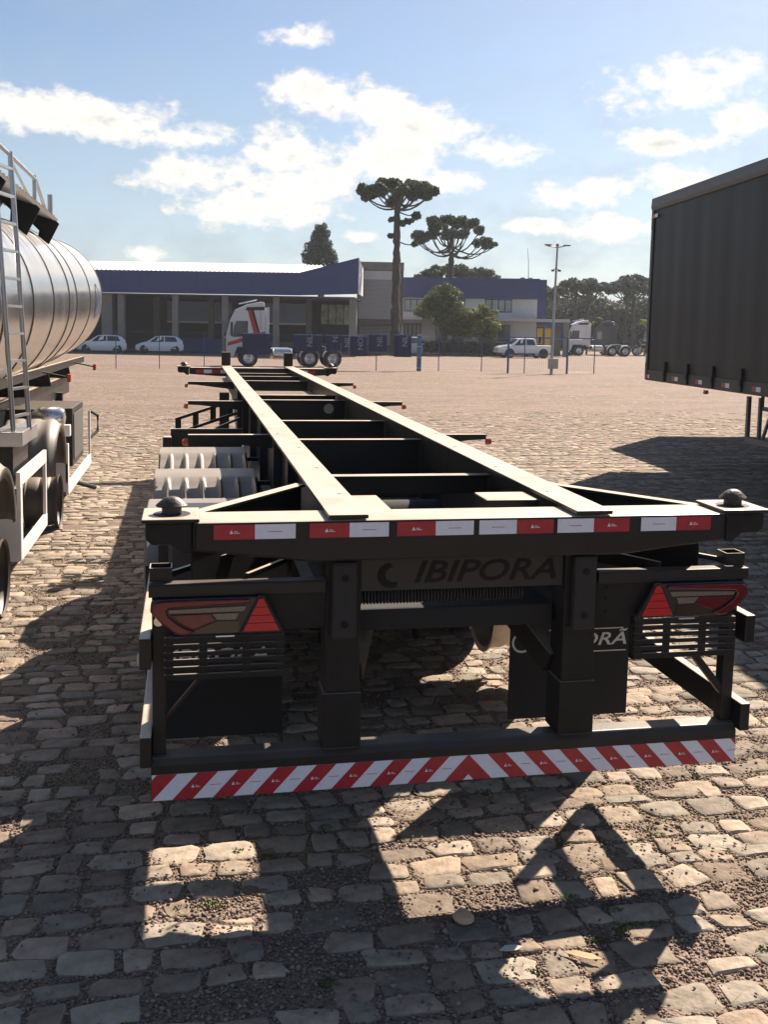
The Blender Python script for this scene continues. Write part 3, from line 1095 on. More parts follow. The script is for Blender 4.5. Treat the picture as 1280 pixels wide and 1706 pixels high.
for i, ay in enumerate(AXY):
    ax = MB().tube([(-.95, ay, AZ), (.95, ay, AZ)], .062, 14).build('axle', BLACKM, TR, smooth=True)
    for sx in (-1, 1):
        pr = [(r, sx * t) for r, t in rim_profile(.27)]
        w = MB().lathe(pr, (sx * .96, ay, AZ), 40, 'x').build('wheel_rim', RIM, TR, smooth=True)
        MB().lathe([(.001, -.10 * sx), (.20, -.10 * sx), (.205, -.02 * sx), (.12, .02 * sx), (.11, .10 * sx), (.001, .11 * sx)], (sx * 1.0, ay, AZ), 28, 'x').build('brake_drum', BLACKM, ax, smooth=True)
        if i > 0 or sx < 0:  # added tyres: carry the trailer and block side light underneath
            tp = [(.285, -.26), (.31, -.275), (.42, -.285), (.485, -.26), (.502, -.22), (.504, .05), (.485, .09), (.42, .11), (.31, .10), (.285, .085)]
            MB().lathe([(r, sx * t) for r, t in tp], (sx * .96, ay, AZ), 44, 'x', closed=True).build('tyre', RUBBER, w, smooth=True)
        # leaf springs, hangers, brake chamber
        sp = MB()
        for k in range(5):
            hl = .52 - .08 * k
            sp.bar((sx * .50, ay - hl, AZ + .16 - .013 * k), (sx * .50, ay + hl, AZ + .16 - .013 * k), .09, .011)
        sp.box(sx * .50 - .055, sx * .50 + .055, ay - .07, ay + .07, AZ - .09, AZ + .185)
        sp.build('leaf_spring', BLACKM, ax)
        MB().prism([(ay - .72, -.475), (ay - .50, -.475), (ay - .56, AZ + .12), (ay - .66, AZ + .12)], sx * .50 - .06, sx * .50 + .06, 'x').build('spring_hanger', BLACK, TR)
        MB().lathe([(.001, -.10), (.06, -.10), (.085, -.05), (.085, .05), (.07, .09), (.001, .10)], (sx * .34, ay - .16, AZ + .02), 16, 'y').build('brake_chamber', BLACKM, ax, smooth=True)
        # ribbed mudguard
        n = 34
        rad0, th = .643, .012
        ribs = []
        K = 97
        for k in range(K):
            xx = .60 + (1.30 - .60) * k / (K - 1)
            ph = (k / (K - 1)) * 4.0 + .2
            edge = min(1.0, min(k, K - 1 - k) / 2.0)
            ribs.append((xx, .036 * max(0.0, 1 - abs(((ph * 1.5) % 1.0) - .5) / .16) + (-.03 * (1 - edge))))
        gd = MB()
        vs = []
        for k in range(n + 1):
            a = R(4 + 172 * k / n)
            crown = max(0.0, 1 - abs(k - n / 2) / (n * .10))
            for (xx, dr) in ribs:
                rr = rad0 + (dr - .030) * (1 - min(1, crown * 3.0))
                ca_, sa2 = math.cos(a), math.sin(a)
                vs.append((sx * xx, ay + rr * math.copysign(abs(ca_) ** .62, ca_) * 1.0, AZ + rr * abs(sa2) ** .62 * 1.02))
        fs = []
        for k in range(n):
            for j in range(K - 1):
                p = k * K + j
                fs.append((p, p + 1, p + 1 + K, p + K))
        gd.add(vs, fs)
        o = gd.build('mudguard', FENDER, TR, smooth=True)
        md = o.modifiers.new('solid', 'SOLIDIFY')
        md.thickness = 0.006
        MB().bar((sx * .49, ay, -.42), (sx * 1.2, ay, -.42), .03, .03).build('mudguard_stay', BLACK, TR)

MB().box(-.40, .40, 2.4, 5.3, -.66, -.56).build('underframe_shade_panel', FLAP, TR, bevel=.01)  # panel added to cut off sky light and darken the underside
for sx in (-1, 1):
    MB().box(sx * .50 - .03, sx * .50 + .03, 1.45, 5.6, -.72, -.476).build('suspension_rail', BLACKM, TR, bevel=.006)
for ay in (2.78, 4.02):  # tubes added to deepen the shade under the frame
    MB().tube([(-.55, ay, -.80), (.55, ay, -.80)], .05, 10).build('shade_cross_tube', BLACKM, TR, smooth=True)
# landing gear
for sx in (-1, 1):
    lg = MB().box(sx * .62 - .06, sx * .62 + .06, 9.0, 9.12, -1.0, -.18).box(sx * .62 - .045, sx * .62 + .045, 9.015, 9.105, -1.50, -1.0)
    LG = lg.build('landing_leg', BLACKM, TR, bevel=0.004)
    MB().box(sx * .62 - .13, sx * .62 + .13, 8.94, 9.18, -1.56, -1.54).box(sx * .62 - .05, sx * .62 + .05, 9.01, 9.11, -1.54, -1.50).build('landing_foot', BLACKM, LG)
MB().bar((-.62, 9.06, -.7), (.62, 9.06, -.7), .05, .05).build('landing_brace', BLACKM, TR)

# left side guard frame with windowed plate ahead of the mudguards
sg = MB()
z0 = -.50
for (ya, yb) in ((5.35, 5.45), (5.75, 5.83), (6.13, 6.21), (6.50, 6.58)):
    pass
pl_ = MB()
# plate as bars round three windows, leaning up towards the beam
for t0, t1 in ((0.0, 0.10), (.30, .40), (.60, .70), (.90, 1.0)):
    a0 = Vector((-1.20, 6.9, -.36)).lerp(Vector((-.60, 7.0, -.16)), t0)
    a1 = Vector((-1.20, 6.9, -.36)).lerp(Vector((-.60, 7.0, -.16)), t1)
    pl_.add([a0 + Vector((0, 0, -.09)), a1 + Vector((0, 0, -.09)), a1 + Vector((0, 0, .05)), a0 + Vector((0, 0, .05)),
             a0 + Vector((0, .012, -.09)), a1 + Vector((0, .012, -.09)), a1 + Vector((0, .012, .05)), a0 + Vector((0, .012, .05))],
            [(0, 1, 2, 3), (7, 6, 5, 4), (0, 4, 5, 1), (1, 5, 6, 2), (2, 6, 7, 3), (3, 7, 4, 0)])
pl_.bar((-1.20, 6.9, -.31), (-.56, 7.0, -.105), .02, .03)
pl_.bar((-1.24, 6.88, -.47), (-.56, 7.0, -.25), .02, .03)
pl_.build('windowed_bracket', BLACK, TR)
MB().bar((-1.24, 6.2, -.52), (-.56, 6.35, -.24), .03, .02).build('bracket_strut', BLACK, TR)
MB().box(-1.30, -1.22, 5.75, 5.85, -1.0, -.36).build('side_guard_post', BLACK, TR, bevel=0.01)
MB().box(-1.23, -.56, 5.90, 5.93, -.56, -.30).build('side_guard_panel', BLACK, TR)
for k in range(5):
    MB().box(-1.215, -1.06, 6.0 + k * .09, 6.06 + k * .09, -.36, -.352).build('step_slat', ALU, TR)
# air tank and valve box between the beams
MB().lathe([(.001, -.40), (.08, -.39), (.12, -.34), (.12, .34), (.08, .39), (.001, .40)], (.2, 5.5, -.30), 20, 'x').build('air_tank', BLACKM, TR, smooth=True)
MB().box(.18, .42, 6.45, 6.55, -.62, -.33).build('valve_box', GREYP, TR, bevel=0.01)
# cables sagging between the beams
cb = MB()
for (xa, xb, yy, sag) in ((-.46, .10, .75, .07), (-.1, .46, .95, .05), (-.46, .46, 2.2, .10)):
    cb.tube([(xa + (xb - xa) * t / 10, yy + .05 * math.sin(t), -.16 - sag * 4 * (t / 10) * (1 - t / 10)) for t in range(11)], .006, 6)
cb.build('cable', RUBBER, TR, smooth=True)

# ------------------------------------------------------------------ road tanker
TK = thing('tank_trailer', 'polished steel tank trailer with ladder and white side guards', 'tank trailer', (-3.70, 0, 0))
TRX, TRZ, TOX = 1.07, 1.07, .03


def tcz(y):
    return 2.40 + .033 * (y - 7.0)


def tank_ring(y, k=1.0, n=72):
    return [(TOX + TRX * k * math.cos(2 * math.pi * i / n), y, tcz(y) + TRZ * k * math.sin(2 * math.pi * i / n)) for i in range(n)]


mb = MB()
n = 72
st = [(1.9, .05), (1.95, .45), (2.05, .75), (2.25, .93), (2.5, 1.0)] + [(2.5 + .43 * k, 1.0) for k in range(1, 31)] + [(15.6, .95), (15.8, .80), (15.95, .5), (16.02, .05)]
vs = [p for yv, k in st for p in tank_ring(yv, k)]
fs = []
for i in range(len(st) - 1):
    for k in range(n):
        k2 = (k + 1) % n
        fs.append((i * n + k, i * n + k2, (i + 1) * n + k2, (i + 1) * n + k))
mb.add(vs, fs)
SHELL = mb.build('tank_shell', STEEL, TK, smooth=True)
for yv in (5.3, 7.0, 8.6, 10.2, 11.1, 13.1, 15.4):
    rb = MB()
    prof = []
    for (dy, dr) in ((-.022, 1.0), (-.018, 1.007), (-.004, 1.010), (.012, 1.009), (.018, 1.001)):
        prof.append((yv + dy, dr))
    vs = [p for yy, k in prof for p in tank_ring(yy, k)]
    fs = []
    for i in range(len(prof) - 1):
        for k in range(n):
            k2 = (k + 1) % n
            fs.append((i * n + k, i * n + k2, (i + 1) * n + k2, (i + 1) * n + k))
    rb.add(vs, fs)
    rb.build('tank_band', SEAM, SHELL, smooth=True)
# blue round emblem on the flank, far end
em = MB()
pts = []
for k in range(24):
    a = 2 * math.pi * k / 24
    yy, zz = 14.35 + .28 * math.cos(a), 2.62 + .30 * math.sin(a)
    cz = (zz - tcz(yy)) / TRZ
    pts.append((TOX + TRX * math.sqrt(max(0, 1 - cz * cz)) + .006, yy, zz))
em.add(pts, [tuple(range(24))])
em.build('emblem', BLUEPOST, SHELL)
# frame under the tank
for sx in (-1, 1):
    MB().box(sx * .46 - .06, sx * .46 + .06, 2.6, 15.2, 1.0, 1.28).build('frame_rail', BLACK, TK)
for yv in (3.4, 5.4, 7.4, 9.6, 12.0, 14.6):
    MB().prism([(-.62, 1.28), (.62, 1.28), (.56, 1.60), (.3, 1.46), (.03, 1.41), (-.3, 1.46), (-.56, 1.60)], yv - .03, yv + .03, 'y').build('tank_saddle', BLACK, TK)
# side running board under the flank with marker lamps
MB().bar((.78, 2.6, 1.60), (.78, 15.0, 1.60), .05, .10).build('side_rail', BLACK, TK)
for yv in (9.6, 13.2):
    o = MB().bar((.82, yv, 1.60), (1.12, yv, 1.54), .02, .02).build('lamp_arm', BLACK, TK)
    MB().box(1.12, 1.17, yv - .05, yv + .05, 1.48, 1.58).build('marker_lamp', AMBER, o, bevel=.01)
# walkway on top with folding hand rail
wk = MB().prism([(.18, 3.80), (.86, 3.60), (.88, 3.64), (.18, 3.845)], 6.0, 10.9, 'y').build('walkway', GREYP, TK)
for k in range(24):
    yy = 6.05 + k * .2
    MB().bar((.20, yy, 3.856), (.87, yy, 3.651), .03, .022).build('walkway_slat', mat('worn_timber_slat', (.32, .26, .19), .7), wk)
for yv in (6.6, 8.9, 10.7):
    MB().prism([(.30, 3.76), (.88, 3.60), (.92, 3.56), (.74, 3.20), (.62, 3.28), (.66, 3.46), (.50, 3.62), (.40, 3.38), (.28, 3.44)], yv - .012, yv + .012, 'y').build('walkway_bracket', BLACKM, TK)
hr = MB()
hr.tube([(.72, 5.6, 4.02), (.74, 8.0, 4.02), (.75, 9.75, 4.01), (.77, 10.55, 3.70)], .022, 8)
hr.tube([(.72, 8.05, 4.0), (.76, 9.4, 3.68)], .016, 8)
for yv in (6.3, 8.0, 9.75):
    hr.tube([(.74, yv, 3.66), (.74, yv, 4.06)], .026, 8)
hr.tube([(.80, 10.75, 3.62), (.80, 10.75, 3.95)], .035, 8)
hr.build('hand_rail', GALV, TK, smooth=True)
# ladder
ld = MB()
pa, pb_ = Vector((1.215, 4.95, 1.30)), Vector((1.10, 4.95, 3.62))
LDV = Vector((.075, .34, 0))
for q in (0, 1):
    ld.tube([pa + LDV * q, pb_ + LDV * q], .021, 10)
LD = ld.build('ladder', GALV, TK, smooth=True)
for k in range(10):
    c = pa.lerp(pb_, .06 + .098 * k)
    MB().bar(c + LDV * .05, c + LDV * .95, .035, .022).build('rung', GALV, LD)
MB().box(.78, 1.22, 4.86, 5.66, .86, 1.20).build('valve_cabinet', BLACK, TK, bevel=.01)
MB().box(1.06, 1.30, 4.84, 5.68, 1.202, 1.32).build('ladder_step', GALV, TK, bevel=.005)
# mudguards
for ay in (4.1, 7.55):
    K = 20
    n2 = 18
    for sx in (-1, 1):
        vs = []
        for k in range(n2 + 1):
            a = R(2 + 176 * k / n2)
            for j in range(K):
                xx = .74 + (1.28 - .74) * j / (K - 1)
                rr = .56 + (.012 if (j // 3) % 2 else 0) - (.05 * max(0, j - K + 4) / 3 if j > K - 4 else 0)
                vs.append((sx * xx, ay + rr * math.cos(a), .62 + rr * math.sin(a)))
        fs = []
        for k in range(n2):
            for j in range(K - 1):
                p = k * K + j
                fs.append((p, p + 1, p + 1 + K, p + K))
        # outer face: arch shaped cheek
        base = len(vs)
        for k in range(n2 + 1):
            a = R(2 + 176 * k / n2)
            vs.append((sx * 1.285, ay + .51 * math.cos(a), .62 + .51 * math.sin(a)))
            vs.append((sx * 1.27, ay + .43 * math.cos(a), .62 + .43 * math.sin(a)))
        for k in range(n2):
            fs.append((k * K + K - 1, (k + 1) * K + K - 1, base + 2 * (k + 1), base + 2 * k))
            fs.append((base + 2 * k, base + 2 * (k + 1), base + 2 * (k + 1) + 1, base + 2 * k + 1))
        o = MB().add(vs, fs).build('mudguard', FENDER, TK, smooth=True)
        md = o.modifiers.new('solid', 'SOLIDIFY')
        md.thickness = .006
        pr = [(r, sx * t) for r, t in rim_profile(.27)]
        MB().lathe(pr, (sx * 1.16, ay, .295), 40, 'x').build('wheel_rim', mat('dark_rim_barrel', (.07, .062, .055), .5, metal=.3, dust=.3), TK, smooth=True)
        MB().lathe([(.001, sx * -.07), (.255, sx * -.07), (.20, sx * -.02), (.12, 0), (.001, 0)], (sx * 1.16, ay, .295), 30, 'x').build('wheel_disc', mat('pale_rim_disc', (.55, .54, .52), .4, metal=.4), TK, smooth=True)
    MB().tube([(-1.1, ay, .295), (1.1, ay, .295)], .065, 12).build('axle', BLACKM, TK, smooth=True)
    for sx in (-1, 1):
        MB().box(sx * .46 - .05, sx * .46 + .05, ay - .5, ay + .5, .34, .42).box(sx * .46 - .05, sx * .46 + .05, ay - .1, ay + .1, .42, 1.0).build('suspension', BLACKM, TK)
# inner tyre seen behind the guard, on the middle axle
MB().lathe([(.28, -.14), (.40, -.15), (.485, -.12), (.50, -.08), (.50, .08), (.485, .12), (.40, .15), (.28, .14)], (.42, 5.85, .50), 36, 'x', closed=True).build('tyre', RUBBER, TK, smooth=True)
# white side guards
def frame_bars(bars, name='side_guard'):
    o = MB()
    for a, b_, w, h in bars:
        o.bar(a, b_, w, h)
    return o.build(name, WHITE, TK, bevel=.006)


frame_bars([((1.27, 4.78, .94), (1.27, 6.35, .94), .035, .12), ((1.27, 4.82, .32), (1.27, 6.35, .32), .035, .12), ((1.27, 4.84, .38), (1.27, 4.84, .88), .09, .035), ((1.27, 6.32, .38), (1.27, 6.32, .88), .06, .03)])
frame_bars([((1.27, 8.15, .33), (1.27, 10.9, .33), .035, .14), ((1.27, 8.17, .40), (1.27, 8.17, .85), .10, .035), ((1.27, 10.85, .40), (1.27, 10.85, 1.02), .05, .03)])
MB().box(1.06, 1.285, 8.12, 8.14, .30, .86).build('guard_plate', WHITE, TK)
MB().box(1.05, 1.285, 4.79, 4.81, .26, .62).build('guard_plate', WHITE, TK)
MB().box(1.22, 1.29, 8.3, 8.42, .92, 1.05).build('guard_tab', WHITE, TK, bevel=.004)
# tool boxes ahead of the wheels
MB().box(.45, 1.20, 9.4, 10.7, .42, 1.16).build('tool_box', BUMPM, TK, bevel=.012)
MB().box(1.202, 1.212, 9.5, 10.6, .50, 1.08).build('tool_box_door', mat('dark_grey_door', (.085, .085, .08), .5), TK, bevel=.006)
MB().box(.30, 1.0, 8.7, 9.2, .75, 1.2).build('valve_box', BUMPM, TK, bevel=.01)
MB().lathe([(.001, -.2), (.09, -.19), (.13, -.1), (.13, .12), (.10, .18), (.001, .2)], (1.0, 8.75, 1.10), 18, 'x').build('filter_bowl', ALU, TK, smooth=True)
MB().tube([(1.26, 11.0, 1.0), (1.36, 11.15, .92), (1.36, 11.15, .70), (1.27, 11.0, .62)], .022, 8).build('hose', RUBBER, TK, smooth=True)
MB().tube([(.9, 9.3, .5), (1.1, 9.2, .30), (1.45, 9.6, .12)], .03, 8).build('drain_hose', RUBBER, TK, smooth=True)
for sx in (-1, 1):
    MB().box(sx * .55 - .06, sx * .55 + .06, 13.4, 13.52, .02, 1.1).box(sx * .55 - .12, sx * .55 + .12, 13.34, 13.58, 0.0, .02).build('landing_leg', BLACKM, TK)


# ------------------------------------------------------------------ box trailers on the right
def curtain_trailer(name, label, loc, rz, L, z0, z1, detail=True):
    T = thing(name, label, 'trailer', loc, rz)
    W = 2.58
    cv = MB()
    NC = int(L * 14)
    vs = []
    for k in range(NC + 1):
        yy = -L * k / NC
        dx = .007 * math.sin(yy * 5.3) + .005 * math.sin(yy * 11.7 + 1.0) + .004 * math.sin(yy * 2.1)
        vs += [(.018 + dx * .3, yy, z0 + .18), (.018 + dx, yy, z0 + 1.1), (.018 + dx * .8, yy, z0 + 2.1), (.018, yy, z1 - .20)]
    fs = []
    for k in range(NC):
        for q in range(3):
            fs.append((4 * k + q, 4 * k + 4 + q, 4 * k + 5 + q, 4 * k + 1 + q))
    co_ = cv.add(vs, fs).build('curtain', CURTAIN, T, smooth=True)
    MB().box(0.05, W, -L, -.005, z0 + .179, z1 - .201).build('body', CURTAIN, T)
    rl = MB()
    rl.prism([(-.01, z1 - .205), (-.03, z1 - .15), (-.02, z1), (.06, z1 + .03), (W - .06, z1 + .03), (W + .02, z1), (W + .03, z1 - .15), (W + .01, z1 - .205)], -L, -.001, 'y')
    rl.build('roof_rail', RAIL, T, bevel=.01)
    MB().box(0, W + .02, -L, -.002, z0, z0 + .178).build('side_rail', CHAR, T, bevel=.006)
    MB().box(-.006, .06, -.10, .004, z0 + .01, z1 - .2).build('corner_post', CHAR, T)
    n = int(L / .95) if detail else 0
    for k in range(n):
        yy = -.92 - k * .95
        o = MB().box(-.022, .018, yy - .022, yy + .022, z0 + .02, z0 + .34).build('curtain_strap', RUBBER, T)
        MB().box(-.034, -.0225, yy - .03, yy + .03, z0 + .10, z0 + .19).build('buckle', RUBBER, o)
    for k in range(n):
        yy = -1.36 - k * .95
        a = MB().box(-.0035, -.0005, yy, yy + .125, z0 + .05, z0 + .115).build('marker_tape', RED_TAPE, T)
        MB().box(-.0035, -.0005, yy - .125, yy - .0005, z0 + .05, z0 + .115).build('marker_tape', WHITE_TAPE, T)
    if detail:
        for (ya, yb, za, zb, r_) in ((-.04, -.002, z0 + .04, z0 + .30, 1), (-.04, -.002, z0 + .301, z0 + .46, 0), (-.16, -.041, z0 + .04, z0 + .10, 1), (-.22, -.1605, z0 + .04, z0 + .10, 0),
                                     (-.03, -.002, z1 - .52, z1 - .26, 1), (-.03, -.002, z1 - .70, z1 - .521, 0), (-.16, -.031, z1 - .33, z1 - .27, 1), (-.28, -.1605, z1 - .33, z1 - .27, 0)):
            MB().box(-.0105, -.0065, ya, yb, za, zb).build('marker_tape', RED_TAPE if r_ else WHITE_TAPE, T)
        o = MB().lathe([(.001, 0), (.035, 0), (.04, -.05), (.001, -.06)], (.02, -2.55, z0 - .03), 14, 'z').build('marker_lamp', AMBER, T)
    # running gear
    for sx in (.85, W - .85):
        MB().box(sx - .05, sx + .05, -L + .2, -4.2, z0 - .32, z0 - .002).build('frame_rail', BLACK, T)
    for ay in (-6.0, -7.25, -8.5):
        for x0 in (.0, W - .30):
            tp = [(.28, -.14), (.40, -.15), (.485, -.12), (.50, -.08), (.50, .08), (.485, .12), (.40, .15), (.28, .14)]
            wv = MB().lathe(tp, (x0 + .16, ay, .50), 36, 'x', closed=True).build('tyre', RUBBER, T, smooth=True)
            MB().lathe([(.001, -.02), (.2, -.02), (.28, -.12), (.285, .12), (.001, .1)], (x0 + .16, ay, .50), 30, 'x').build('rim', RIM, wv, smooth=True)
        MB().tube([(.1, ay, .5), (W - .1, ay, .5)], .06, 10).build('axle', BLACKM, T)
    for x0 in (.04, W - .10):
        g = MB()
        g.box(x0, x0 + .045, -5.0, -3.86, .78, .86)
        g.box(x0, x0 + .045, -3.92, -3.86, .86, z0 - .03)
        g.box(x0 + .02, x0 + .06, -4.22, -4.17, .86, z0 - .03)
        g.bar((x0 + .04, -4.3, .86), (x0 + .04, -4.6, z0 - .04), .03, .04)
        g.build('side_guard', mat('dark_galvanised', (.10, .10, .11), .5, metal=.4), T)
        MB().box(x0, x0 + .35, -5.02, -5.0, .22, z0 - .1).build('mud_flap', FLAP, T)
    for sx in (.5, W - .5):
        MB().box(sx - .06, sx + .06, -L + 1.4, -L + 1.52, .02, z0 - .1).box(sx - .13, sx + .13, -L + 1.34, -L + 1.58, 0.0, .02).build('landing_leg', BLACKM, T)
    return T


curtain_trailer('curtain_side_trailer', 'charcoal curtain sided trailer with buckled straps and red white tape', (6.75, 12.60, 0), R(-5.63), 13.4, 1.44, 4.53)
curtain_trailer('curtain_side_trailer', 'charcoal curtain sided trailer parked behind the nearer curtain trailer', (10.35, 18.1, 0), R(-5.63), 8.5, 1.5, 4.30, detail=False)


# ------------------------------------------------------------------ wheels for road vehicles
def wheel(parent, c, r, w, axis_sign, hub=ALU):
    tp = [(r * .62, -w / 2), (r * .85, -w * .52), (r * .97, -w * .42), (r, -w * .3), (r, w * .3), (r * .97, w * .42), (r * .85, w * .52), (r * .62, w / 2)]
    t = MB().lathe(tp, c, 24, 'x', closed=True).build('wheel', RUBBER, parent, smooth=True)
    s = axis_sign
    MB().lathe([(.001, s * w * .25), (r * .2, s * w * .34), (r * .26, s * w * .2), (r * .5, s * w * .15), (r * .6, s * w * .42), (r * .63, s * w * .46)], c, 20, 'x').build('hub', hub, t, smooth=True)
    return t


# cars: body lofted from stations along the length (local +y = nose)
def loft_car(name, label, loc, rz, stations, m, wheels, wr, glass, group=None):
    T = thing(name, label, 'car', loc, rz, group)
    vs = []
    n = 0
    for (yv, zb, z1, z2, z3, w1, w2, w3) in stations:
        half = [(w1 * .93, zb), (w1, zb + (z1 - zb) * .4), (w1, z1), (w2, z2), (w3 + (w2 - w3) * .12, z2 + (z3 - z2) * .93), (w3 * .86, z3)]
        ring = [(x, yv, z) for x, z in half] + [(-x, yv, z) for x, z in half[::-1]]
        n = len(ring)
        vs += ring
    fs = []
    for i in range(len(stations) - 1):
        for k in range(n):
            k2 = (k + 1) % n
            fs.append((i * n + k, i * n + k2, (i + 1) * n + k2, (i + 1) * n + k))
    fs.append(tuple(range(n)))
    fs.append(tuple((len(stations) - 1) * n + k for k in range(n)))
    body = MB().add(vs, fs).build('body', m, T, smooth=True)
    body.data.set_sharp_from_angle(angle=R(28))

    def at(yv, side, f):
        for a, b in zip(stations[:-1], stations[1:]):
            if min(a[0], b[0]) <= yv <= max(a[0], b[0]):
                t = (yv - a[0]) / (b[0] - a[0])
                s = [p + (q - p) * t for p, q in zip(a, b)]
                x = s[6] + (s[7] + (s[6] - s[7]) * .12 - s[6]) * f
                return (side * (x + .008), yv, s[4 - 1] + (s[4] - s[3]) * .93 * f)
    for side in (-1, 1):
        for (ya, yb, yc, yd) in glass['side']:
            p = [at(ya, side, .06), at(yb, side, .06), at(yc, side, .90), at(yd, side, .90)]
            q = [(a[0] - side * .02, a[1], a[2]) for a in p]
            MB().add(p + q, [(0, 1, 2, 3), (7, 6, 5, 4), (0, 4, 5, 1), (1, 5, 6, 2), (2, 6, 7, 3), (3, 7, 4, 0)]).build('side_window', GLASS, T)
    for (ya, yb) in glass['end']:
        def e(yv, f):
            for a, b in zip(stations[:-1], stations[1:]):
                if min(a[0], b[0]) <= yv <= max(a[0], b[0]):
                    t = (yv - a[0]) / (b[0] - a[0])
                    s = [p + (q - p) * t for p, q in zip(a, b)]
                    return s[4] + .012, s[7] * .82
        za, wa = e(ya, 0)
        zb, wb = e(yb, 0)
        p = [(-wa, ya, za), (wa, ya, za), (wb, yb, zb), (-wb, yb, zb)]
        q = [(a[0], a[1], a[2] - .02) for a in p]
        MB().add(p + q, [(0, 1, 2, 3), (7, 6, 5, 4), (0, 4, 5, 1), (1, 5, 6, 2), (2, 6, 7, 3), (3, 7, 4, 0)]).build('window_glass', GLASS, T)
    ww = stations[2][5]
    for yv in wheels:
        for side in (-1, 1):
            wheel(T, (side * (ww - .09), yv, wr), wr, .20, side)
            MB().lathe([(.001, 0), (wr * 1.16, 0), (wr * 1.16, side * .012), (.001, side * .012)], (side * (ww - .006), yv, wr + .02), 20, 'x').build('wheel_arch', RUBBER, T)
    y0, y1 = stations[0][0], stations[-1][0]
    for side in (-1, 1):
        MB().box(*sorted((side * .45, side * .76)), min(y0, y1) - .015, min(y0, y1) + .10, .78, .98).build('tail_light', RED_LENS, T, bevel=.01)
        MB().box(*sorted((side * .42, side * .72)), max(y0, y1) - .10, max(y0, y1) + .012, .62, .74).build('headlight', CLEAR_LENS, T, bevel=.01)
        MB().box(*sorted((side * (ww - .02), side * (ww + .14))), glass['mirror'] - .06, glass['mirror'] + .06, .98, 1.10).build('wing_mirror', m, T, bevel=.02)
    return T


HATCH = [(-1.95, .35, .62, .78, .86, .72, .72, .66), (-1.85, .25, .66, .92, 1.05, .80, .78, .66), (-1.55, .2, .70, .95, 1.34, .84, .82, .60), (-1.15, .2, .70, .95, 1.46, .85, .83, .60),
         (-.2, .2, .70, .94, 1.48, .85, .83, .61), (.35, .2, .70, .93, 1.42, .85, .83, .60), (1.02, .2, .68, .91, .98, .85, .82, .74), (1.55, .2, .62, .80, .86, .84, .80, .70), (1.90, .25, .55, .66, .70, .76, .72, .62), (1.98, .35, .48, .56, .58, .66, .62, .55)]
HG = dict(side=[(-1.45, -.42, -.42, -1.25), (-.34, .80, .30, -.34)], end=[(.40, .98), (-1.80, -1.50)], mirror=.72)
loft_car('parked_hatchback', 'white five door hatchback under the blue canopy', (-3.35, 82.6, 0), R(90), HATCH, CARW, (-1.22, 1.25), .31, HG)
loft_car('parked_hatchback', 'white hatchback half hidden behind the steel tank', (-7.95, 82.0, 0), R(92), HATCH, CARW, (-1.22, 1.25), .31, HG)
SMALL = [(s[0] * .9,) + s[1:] for s in HATCH]
loft_car('parked_hatchback', 'small pale van seen end on beside the banner and blue post', (19.6, 88.6, 0), R(172), [(s[0] * .95, s[1], s[2] * 1.05, s[3] * 1.08, s[4] * 1.15, s[5], s[6], s[7] * 1.1) for s in HATCH], mat('pale_green_paint', (.42, .47, .47), .3), (-1.15, 1.18), .31, HG)
PICK = [(-2.6, .55, .80, 1.05, 1.08, .82, .82, .76), (-2.55, .45, .85, 1.12, 1.15, .90, .90, .84), (-1.02, .42, .85, 1.13, 1.16, .92, .91, .84), (-.98, .42, .85, 1.14, 1.66, .92, .90, .66), (-.75, .42, .85, 1.14, 1.78, .92, .90, .66),
        (.35, .42, .85, 1.13, 1.80, .92, .90, .66), (.60, .42, .85, 1.12, 1.74, .92, .90, .66), (1.35, .42, .82, 1.10, 1.17, .92, .89, .80), (2.1, .42, .78, 1.02, 1.08, .92, .88, .78), (2.5, .45, .70, .86, .92, .86, .82, .72), (2.62, .5, .62, .72, .76, .76, .72, .62)]
loft_car('parked_pickup', 'white double cab pickup parked before the pale office', (29.0, 84.4, 0), R(90), PICK, CARW, (-1.65, 1.55), .39, dict(side=[(-.90, -.05, -.05, -.70), (.03, 1.10, .60, .03)], end=[(.66, 1.30)], mirror=1.0))


